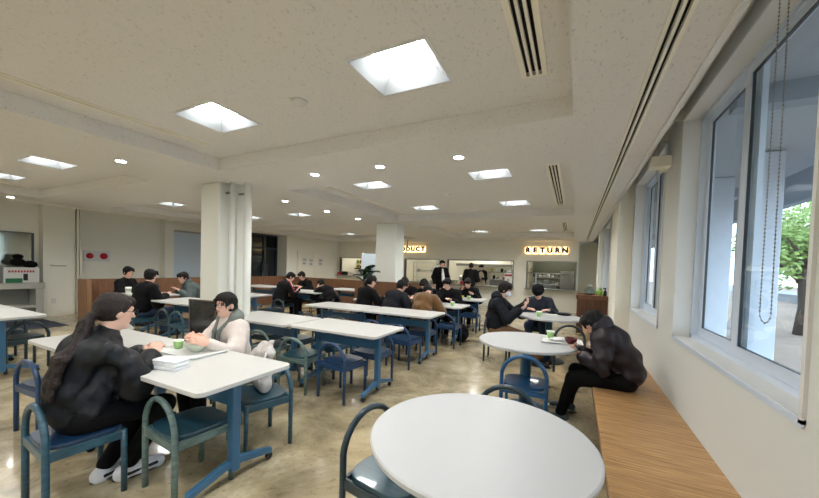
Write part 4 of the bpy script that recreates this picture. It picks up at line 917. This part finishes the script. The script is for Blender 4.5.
        for s_ in(-1,1): g.chain([toH(s_*.060,.055,.05),toH(s_*.070,.060,.0),toH(s_*.066,.062,-.05)],[.010,.005,.002],.008)
        g.ell(toH(0,.112,-.015),V3(.074,.060,.090)*S,Rh,k=.01,sub=True)
        for i in(-3,-2,-1,1,2,3): g.chain([toH(i*.010,.066,.092),toH(i*.018,.088,.060),toH(i*.023,.090,.030-abs(i)*.006)],[.008,.0045,.002],.004)
        for s_ in(-1,1): g.ell(toH(s_*.085,.01,-.02),V3(.03,.035,.04)*S,Rh,k=.008,sub=True)
        g.chain([toH(.0,-.10,-.03),toH(.01,-.11,-.09),toH(.02,-.09,-.15)],[.035,.032,.012],.02)
    fobj('hair',g,max(vox*.7,.005),hm,t,.005,55,6)
    if vox<=.0095 and face:
        for s_ in(-1,1):
            bm=bmesh.new(); ell(bm,toH(s_*.030,.0765,.010),(.011*S,.006*S,.0055*S),10,Matrix(Rh.tolist())); obj('eye',bm,M['hair'],t,smooth=True)
        bm=bmesh.new(); ell(bm,toH(0,.086,-.052),(.021*S,.006*S,.0055*S),10,Matrix(Rh.tolist())); obj('mouth',bm,M['lip'],t,smooth=True)
    if glasses:
        bm=bmesh.new()
        for s_ in(-1,1):
            ring_=[tuple(toH(s_*.034+.025*math.cos(a),.097,.006+.021*math.sin(a))) for a in [2*PI*k/16 for k in range(17)]]; tube(bm,ring_,.0014,6)
            tube(bm,[tuple(toH(s_*.058,.094,.010)),tuple(toH(s_*.080,.03,.012)),tuple(toH(s_*.080,-.01,.006))],.0016,6)
        tube(bm,[tuple(toH(-.010,.099,.010)),tuple(toH(.010,.099,.010))],.0016,6); obj('glasses',bm,M['aludark'],t)
    if mask:
        g=Field(); g.ell(toH(0,.052,-.045),V3(.064,.058,.054)*S,Rh,k=.01); g.ell(toH(0,.020,-.05),V3(.060,.05,.105)*S,Rh,k=.001,sub=True); g=Field(); g.ell(toH(0,.058,-.046),V3(.058,.056,.05)*S,Rh,k=.01)
        for s_ in(-1,1): g.cone(toH(s_*.05,.045,-.03),toH(s_*.076,-.002,-.002),.003,.003,k=.005)
        fobj('face_mask',g,.006,'maskw',t)
    return t,dict(HL=HL,HR=HR,hc=hc,nbk=nbk,w1=w1)
def wpos(t,p): return Matrix.Rotation(t.rotation_euler.z,4,'Z')@Vector(p)+t.location
# --- near people
person('young woman in shiny black jacket with long dark ponytail and glasses, seated eating',(-2.66,.93),0,hz=.49,lean=5,hunch=20,twist=0,head=(10,-6,0),hl=(-.10,.35,.775),hr=(.07,.34,.775),fl=(-.04,.14),fr_=(.07,.22),
   top='satin',shoe='shoewhite',hair='ponytail',hairm='hairb',vox=.0055,glasses=True,wrk=.013,curl=.75,palms=((.7,.3,-.5),(-.7,.3,-.5)),puff=.024,scale=.97)
person('young woman in cream fleece jacket and glasses, hands around a bowl',(-2.80,2.05),176,hz=.47,lean=4,hunch=8,twist=6,head=(2,6,0),shoulders=.15,hl=(-.255,.36,.785),hr=(-.015,.36,.785),fl=(-.1,.35),fr_=(.1,.35),
   top='fleece',bot='blackcloth',hair='tied',vox=.0055,glasses=True,wrk=.005,curl=.55,palms=((.9,.2,-.2),(-.9,.2,-.2)),puff=.016,scarf='greyknit',hood=True,hoodm='greyknit',scale=.90)
_p,_q=person('young man in dark plum padded jacket on the bench looking down at a phone',(.44,3.54),90,hz=.505,lean=15,hunch=24,head=(46,0,0),hl=(-.02,.33,.66),hr=(.09,.34,.66),fl=(-.02,.50),fr_=(.30,.44,.0),
   top='puffer',bot='blackcloth',shoe='shoeteal',hair='mop',vox=.0055,wrk=.012,curl=.8,palms=((.5,.1,.8),(-.5,.1,.8)),puff=.020,hood=True,scale=.96,headoff=(0,-.085,-.045))
person('masked student in black hoodie and brown trousers holding up a phone',(-1.08,5.42),-86,hz=.50,lean=-3,hunch=16,head=(20,-4,0),hl=(-.02,.40,.90),hr=(.14,.36,.84),fl=(-.08,.66),fr_=(.12,.62),
   top='navycloth',bot='khaki',hair='mop',vox=.008,wrk=.006,curl=.8,palms=((.5,.1,.8),(-.5,.1,.8)),puff=.02,hood=True,mask=True)
person('student in black knitted hat and dark denim jacket leaning on the round table',(-.55,6.55),180,hz=.50,lean=16,hunch=14,head=(38,0,0),hl=(-.22,.42,.77),hr=(.16,.42,.77),
   top='denim',bot='jeans',hair='short',vox=.008,wrk=.006,curl=.5,puff=.025,hat=True,dirs=((.5,.3,0),(-.5,.3,0)))
# --- left group
person('man in long black coat at the far left table end',(-8.72,3.72),-62,lean=6,head=(10,-16,0),hl=(-.1,.38,.77),hr=(.15,.35,.77),puff=.02)
person('person in black padded coat and cap seen from behind at the left table',(-6.92,3.22),0,lean=10,head=(8,20,0),puff=.035,hl=(-.16,.33,.76),hr=(.14,.34,.77),bot='jeans',hair='short')
person('man in grey-green hooded jacket leaning on the table at the left',(-7.45,4.62),160,lean=26,hunch=16,head=(14,24,0),top='greygreen',puff=.03,hood=True,hl=(-.2,.4,.77),hr=(.2,.4,.77))
person('student in black track jacket with white and red sleeve stripes',(-6.62,6.10),-10,lean=14,hunch=16,head=(30,-30,0),stripes=True,puff=.025,hl=(-.15,.42,.78),hr=(.2,.40,.78),vox=.010)
person('student in black facing the camera, middle one of the three by the partition',(-6.95,7.52),168,lean=18,hunch=10,head=(30,6,0),puff=.02,hl=(-.2,.42,.77),hr=(.15,.42,.77))
person('student in black bending forward over the table, rightmost of three by the partition',(-5.45,6.72),78,lean=40,hunch=20,head=(34,0,0),puff=.02,hl=(-.1,.5,.78),hr=(.15,.5,.78))
# --- centre group
person('long haired diner in black seen from behind near the potted plant',(-3.80,5.62),-14,lean=12,head=(18,-20,0),puff=.02,hair='tied',hl=(-.15,.4,.77),hr=(.2,.4,.77))
person('broad diner in dark navy coat bent over the table, left of the tan fleece',(-3.15,5.55),-14,lean=22,hunch=18,head=(25,-10,0),puff=.038,top='navycloth',hl=(-.2,.4,.77),hr=(.2,.42,.77),vox=.010)
person('person in tan brown fleece seen from behind, head bowed over the table',(-2.50,5.60),0,lean=20,hunch=26,head=(48,0,0),puff=.03,top='brownfur',hl=(-.2,.4,.77),hr=(.2,.4,.77),vox=.010,wrk=.006,headoff=(-.05,0,-.02))
person('dark haired diner across the table, head showing left of the tan fleece',(-3.42,7.0),180,lean=14,head=(40,0,0),puff=.02,hl=(-.2,.4,.77),hr=(.2,.4,.77))
person('dark haired diner across the table, head showing right of the tan fleece',(-2.92,6.98),180,lean=16,head=(44,0,0),puff=.02,hl=(-.2,.4,.77),hr=(.2,.4,.77))
person('man in black coat facing the camera with one hand at his mouth',(-2.38,7.0),172,lean=16,hunch=8,head=(22,0,0),puff=.035,hl=(-.2,.4,.77),hr=(.10,.24,.97),vox=.010,palms=((0,0,-1),(0,-1,.2)))
person('man in black eating alone at the farthest right table',(-2.36,8.42),178,lean=20,hunch=10,head=(30,0,0),puff=.03,hl=(-.2,.4,.80),hr=(.16,.32,.88),vox=.010)
# --- standing
person('standing man in black coat with white scarf and shoulder bag at the hatch',(-4.42,11.6),-150,hz=.93,lean=4,hunch=8,head=(10,30,0),puff=.03,hl=(-.24,.12,.86),hr=(.24,.10,.86),fl=(-.1,.05),fr_=(.1,0),stand=True,coatlen=.12,scale=1.02)
person('standing person in black coat with back to camera ordering at the wide hatch',(-3.32,11.6),-10,hz=.90,lean=6,hunch=8,head=(15,20,0),puff=.05,hl=(-.15,.35,1.05),hr=(.18,.33,1.02),fl=(-.1,.0),fr_=(.1,.05),stand=True,coatlen=.10,scale=.98)
person('kitchen worker in beige apron and cap behind the wide hatch',(-3.35,13.62),165,hz=.90,lean=4,hunch=6,head=(22,0,0),top='blackcloth',hl=(-.12,.32,1.05),hr=(.12,.32,1.08),fl=(-.1,0),fr_=(.1,0),stand=True,apron=True,mask=True,scale=.96)
# ------------------------------------------------------------------ things on tables and chairs
def cup(x,y,z,label,s=1):
    t=thing('green_cup',label,'cup',(x,y,z)); bm=bmesh.new(); lathe(bm,[(.001,0),(.026*s,0),(.027*s,.005),(.037*s,.068*s),(.035*s,.068*s),(.025*s,.008),(.001,.008)],n=28); obj('cup_body',bm,M['green'],t,smooth=True)
    bm=bmesh.new(); lathe(bm,[(.0375*s,.060*s),(.038*s,.069*s),(.0345*s,.069*s),(.033*s,.05*s),(.030*s,.03*s)],n=28,cap=False); obj('white_lining',bm,M['cupwhite'],t,smooth=True)
def bowl(x,y,z,r,h,m,label,fill='food'):
    t=thing('bowl',label,'bowl',(x,y,z)); bm=bmesh.new(); lathe(bm,[(.001,0),(r*.45,0),(r*.47,h*.12),(r*.78,h*.4),(r,h),(r*.965,h),(r*.74,h*.44),(.001,h*.25)],n=36); obj('bowl_body',bm,M[m],t,smooth=True)
    if fill:
        bm=bmesh.new(); lathe(bm,[(.001,h*.60),(r*.5,h*.66),(r*.84,h*.6),(r*.8,h*.5),(.001,h*.5)],n=24); obj('contents',bm,M[fill],t,smooth=True)
    return t
def tray(x,y,z,w_,d_,rz,label):
    t=thing('serving_tray',label,'tray',(x,y,z),R(rz)); bm=bmesh.new(); o=rr(w_,d_,.03); prism(bm,o,0,.006); obj('tray_base',bm,M['tray'],t)
    bm=bmesh.new(); o2=rr(w_+.03,d_+.03,.04); n=len(o); a=[bm.verts.new((p[0],p[1],.004)) for p in o]; b_=[bm.verts.new((p[0],p[1],.018)) for p in o2]; c=[bm.verts.new((p[0]*1.015,p[1]*1.02,.018)) for p in o2]; e=[bm.verts.new((p[0]*1.02,p[1]*1.02,.0)) for p in o]
    for i in range(n):
        k=(i+1)%n; bm.faces.new((a[i],a[k],b_[k],b_[i])); bm.faces.new((b_[i],b_[k],c[k],c[i])); bm.faces.new((c[i],c[k],e[k],e[i]))
    obj('tray_rim',bm,M['tray'],t)
Z=TT
tray(-2.66,1.61,Z,.40,.29,0,'white tray under the bowl of the woman in cream')
bowl(-2.665,1.63,Z+.007,.088,.072,'bowl','pale green-white bowl held by the woman in cream','food')
cup(-2.86,1.60,Z+.007,'pale green cup on the tray before the woman in cream')
tray(-2.70,1.27,Z,.38,.25,0,'white tray before the woman in black')
bowl(-2.69,1.29,Z+.007,.068,.055,'red','dark red lacquer bowl held by the woman in black')
cup(-2.90,1.33,Z+.007,'pale green cup before the woman in black')
bowl(-2.83,1.20,Z+.007,.055,.035,'cupwhite','small white dish beside the dark red bowl','food')
t=thing('food_pack','clear plastic wrapped food pack on the women\'s table','pack',(-2.40,1.30,Z),R(12))
for z,h in((0,.022),(.024,.022),(.048,.016)):
    bm=bmesh.new(); prism(bm,rr(.20,.125,.02),z,z+h); o=obj('plastic_box',bm,M['foil'],t,bevel=.005)
t=thing('paper_napkin','flat white paper left of the plastic food pack','paper',(-2.55,1.20,Z),R(20)); obj('sheet',B((-.08,.08,-.05,.05,0,.003)),M['paper'],t); obj('folded_corner',B((-.06,.03,-.04,.03,.003,.006)),M['paper'],t)
t=thing('chopsticks','pair of tan chopsticks on the tray before the woman in black','chopsticks',(-2.56,1.31,Z+.018)); bm=bmesh.new(); tube(bm,[(-.1,0,.004),(.1,.02,.004)],.003,6); obj('stick',bm,M['food'],t); bm=bmesh.new(); tube(bm,[(-.1,.012,.004),(.1,.03,.004)],.003,6); obj('stick',bm,M['food'],t)
# tote bag on chair
t=thing('tote_bag','white canvas tote bag slumped on the teal chair','bag',(-2.30,1.93,.412),R(-20)); t.scale=(1.4,1.25,1.5)
g=Field(); g.cone((-.10,0,.05),(.10,-.01,.045),.05,.048,k=.03); g.cone((-.12,.01,.11),(.11,.01,.13),.04,.04,k=.04); g.cone((-.10,.02,.17),(.11,.02,.21),.032,.03,k=.04); g.cone((-.05,.03,.22),(.12,.03,.27),.022,.018,k=.03); g.cone((-.13,-.03,.06),(-.09,.0,.16),.03,.02,k=.03)
fobj('bag_body',g,.006,'canvas',t,.010,34,4)
bm=bmesh.new(); tube(bm,[(-.10,-.04,.12),(-.16,-.08,.06),(-.15,-.12,.012),(-.05,-.08,.03)],.006,6); obj('handle',bm,M['canvas'],t); bm=bmesh.new(); tube(bm,[(.10,.0,.22),(.13,-.03,.19),(.14,-.05,.13),(.10,-.04,.09)],.007,6); obj('handle',bm,M['canvas'],t)
# black shiny bag
t=thing('black_bag','tall shiny black bag with brown piped edge standing on a chair','bag',(-3.42,2.18,.412),R(6))
bm=bmesh.new(); a=[(-.13,-.07,0),(.13,-.07,0),(.13,.07,0),(-.13,.07,0)]; c=[(-.20,-.03,.62),(.20,-.03,.62),(.20,.03,.62),(-.20,.03,.62)]
rows=[]
for k in range(7):
    u=k/6; dent=-.02*math.sin(PI*u); row=[]
    for i in range(16):
        q=i/16*4; e=int(q); fq=q-e; A_=[a[e][j]*(1-fq)+a[(e+1)%4][j]*fq for j in range(3)]; C_=[c[e][j]*(1-fq)+c[(e+1)%4][j]*fq for j in range(3)]
        x,y,z=[A_[j]*(1-u)+C_[j]*u for j in range(3)]; y*=1+dent*8*(1 if e in(0,2) else 0)*math.sin(PI*fq); row.append(bm.verts.new((x,y,z)))
    rows.append(row)
for r0,r1 in zip(rows,rows[1:]):
    for i in range(16): bm.faces.new((r0[i],r0[(i+1)%16],r1[(i+1)%16],r1[i]))
bm.faces.new(rows[0][::-1]); bm.faces.new(rows[-1]); obj('bag_body',bm,M['blackgloss'],t,smooth=False,bevel=.004)
bm=bmesh.new(); tube(bm,[(-.13,-.075,.0),(-.20,-.035,.62)],.006,6); tube(bm,[(.13,-.075,0),(.20,-.035,.62)],.006,6); tube(bm,[(-.2,-.035,.62),(.2,-.035,.62)],.007,6); obj('piping',bm,mat('brown_piping',(88,66,58),.5),t)
# middle round table
Z+=.0
tray(-.09,3.76,Z,.36,.26,4,'white tray on the middle round table')
bowl(.0,3.66,Z+.007,.062,.066,'red','small dark red bowl on the tray of the middle round table','food')
cup(-.20,3.90,Z+.007,'pale green cup on the middle round table',1.1)
t=thing('plastic_wrapper','crumpled clear wrapper on the tray of the middle round table','wrapper',(-.12,3.78,Z+.007)); g=Field(); g.ell((0,0,.014),(.09,.06,.014)); g.ell((.03,.02,.02),(.05,.04,.014)); fobj('film',g,.006,'foil',t,.006,60,2); g=Field(); g.ell((-.05,-.02,.02),(.03,.03,.012)); fobj('lid',g,.006,'foil',t)
cup(-.47,5.66,Z,'pale green cup on the farthest round table',1.2)
t=thing('pencil_case','black pouch on the farthest round table','pouch',(-.12,6.04,Z)); g=Field(); g.ell((0,0,.022),(.12,.05,.022)); fobj('pouch_body',g,.008,'navycloth',t); obj('zip',B((-.09,.09,-.004,.004,.042,.046)),M['metalf'],t)
t=thing('open_notebook','white paper beside the black pouch on the farthest round table','paper',(-.33,6.02,Z)); obj('sheet',B((-.11,.11,-.07,.07,0,.004)),M['paper'],t); obj('clip',B((-.02,.02,.06,.075,.004,.008)),M['metalf'],t)
def phone(x,y,z,rx,rz,label):
    t=thing('smartphone',label,'phone',(x,y,z)); t.rotation_euler=(R(rx),0,R(rz)); obj('phone_body',B((-.036,.036,-.074,.074,-.004,.004)),M['screen'],t,bevel=.003); obj('glass_front',B((-.033,.033,-.07,.07,.004,.005)),M['lens'],t)
phone(.10,3.575,.695,35,95,'smartphone held low by the man on the bench')
phone(-.60,5.47,.985,65,-86,'dark smartphone held up by the masked student')
cup(-2.06,6.10,Z,'pale green cup at the right end of the group table',1.2)
cup(-2.18,7.62,Z,'pale green cup at the farthest right table',1.2)
bowl(-2.42,7.75,Z,.085,.065,'yellow','pale yellow bowl before the man eating alone')
t=thing('paper_cup','white printed cup at the left end of the three men\'s table','cup',(-8.33,3.66,Z)); bm=bmesh.new(); lathe(bm,[(.001,0),(.045,0),(.055,.12),(.052,.12),(.001,.01)],n=20); obj('cup_body',bm,M['cupwhite'],t,smooth=True); bm=bmesh.new(); lathe(bm,[(.0505,.04),(.054,.09)],n=20,cap=False); obj('printed_band',bm,M['grey'],t,smooth=True)
t=thing('black_tumbler','tall black tumbler on the three men\'s table','bottle',(-7.55,3.80,Z)); bm=bmesh.new(); lathe(bm,[(.001,0),(.04,0),(.042,.19),(.03,.2),(.001,.2)],n=18); obj('bottle_body',bm,M['shoeblack'],t,smooth=True); bm=bmesh.new(); lathe(bm,[(.03,.2),(.03,.23),(.001,.23)],n=18); obj('cap',bm,M['aludark'],t)
t=thing('paper_sheets','white papers on the three men\'s table','paper',(-7.95,3.75,Z)); obj('sheet',B((-.14,.1,-.1,.1,0,.004)),M['paper'],t); obj('sheet',B((-.02,.2,-.08,.12,.004,.008)),M['paper'],t)
t=thing('drink_bottle','small white bottle on the table of the three students','bottle',(-6.05,6.85,Z)); bm=bmesh.new(); lathe(bm,[(.001,0),(.03,0),(.032,.1),(.014,.15),(.014,.17),(.001,.17)],n=16); obj('bottle_body',bm,M['white'],t,smooth=True); bm=bmesh.new(); lathe(bm,[(.016,.17),(.016,.19),(.001,.19)],n=14); obj('cap',bm,M['white'],t)
t=thing('paper_sheets','white papers spread before the three students','paper',(-6.35,6.72,Z)); obj('sheet',B((-.15,.15,-.1,.1,0,.004)),M['paper'],t); obj('sheet',B((.1,.35,-.12,.05,.004,.008)),M['paper'],t)
bowl(-3.35,6.1,Z,.085,.06,'cupwhite','white bowl before the broad diner in navy'); bowl(-3.8,6.12,Z,.08,.055,'cupwhite','white bowl before the long haired diner')
tray(-2.85,6.15,Z,.36,.26,0,'white tray between the diners of the group table')
# backpack
t=thing('backpack','black backpack on the floor beside the group table end','backpack',(-1.95,6.35,0),R(20)); g=Field(); g.ell((0,0,.17),(.15,.10,.18),k=.05); g.ell((0,-.1,.12),(.11,.05,.10),k=.03); fobj('bag_body',g,.01,'blackcloth',t,.008,18,3); bm=bmesh.new(); tube(bm,[(-.08,.1,.3),(-.09,.16,.2),(-.08,.12,.05)],.015,8); tube(bm,[(.08,.1,.3),(.09,.16,.2),(.08,.12,.05)],.015,8); obj('strap',bm,M['blackcloth'],t)
t=thing('white_scarf','white cloth hanging over the standing man\'s front and arm','scarf',(-4.28,11.42,1.0)); g=Field(); g.chain([(0,0,.38),(.03,-.03,.2),(.06,-.05,.0),(.14,-.03,-.2)],[.03,.045,.06,.05]); fobj('cloth',g,.012,'white_cloth',t); g=Field(); g.cone((.14,-.03,-.2),(.15,-.03,-.27),.05,.03); fobj('fringe',g,.012,'white_cloth',t)
t=thing('fallen_paper','white paper bag hanging beside the padded coat diner\'s chair','paper',(-6.72,2.95,.2)); t.rotation_euler=(0,R(35),R(20)); obj('sheet',B((-.05,.05,-.006,.006,-.14,.12)),M['paper'],t); obj('fold',B((-.05,.05,.006,.012,.0,.12)),M['paper'],t)
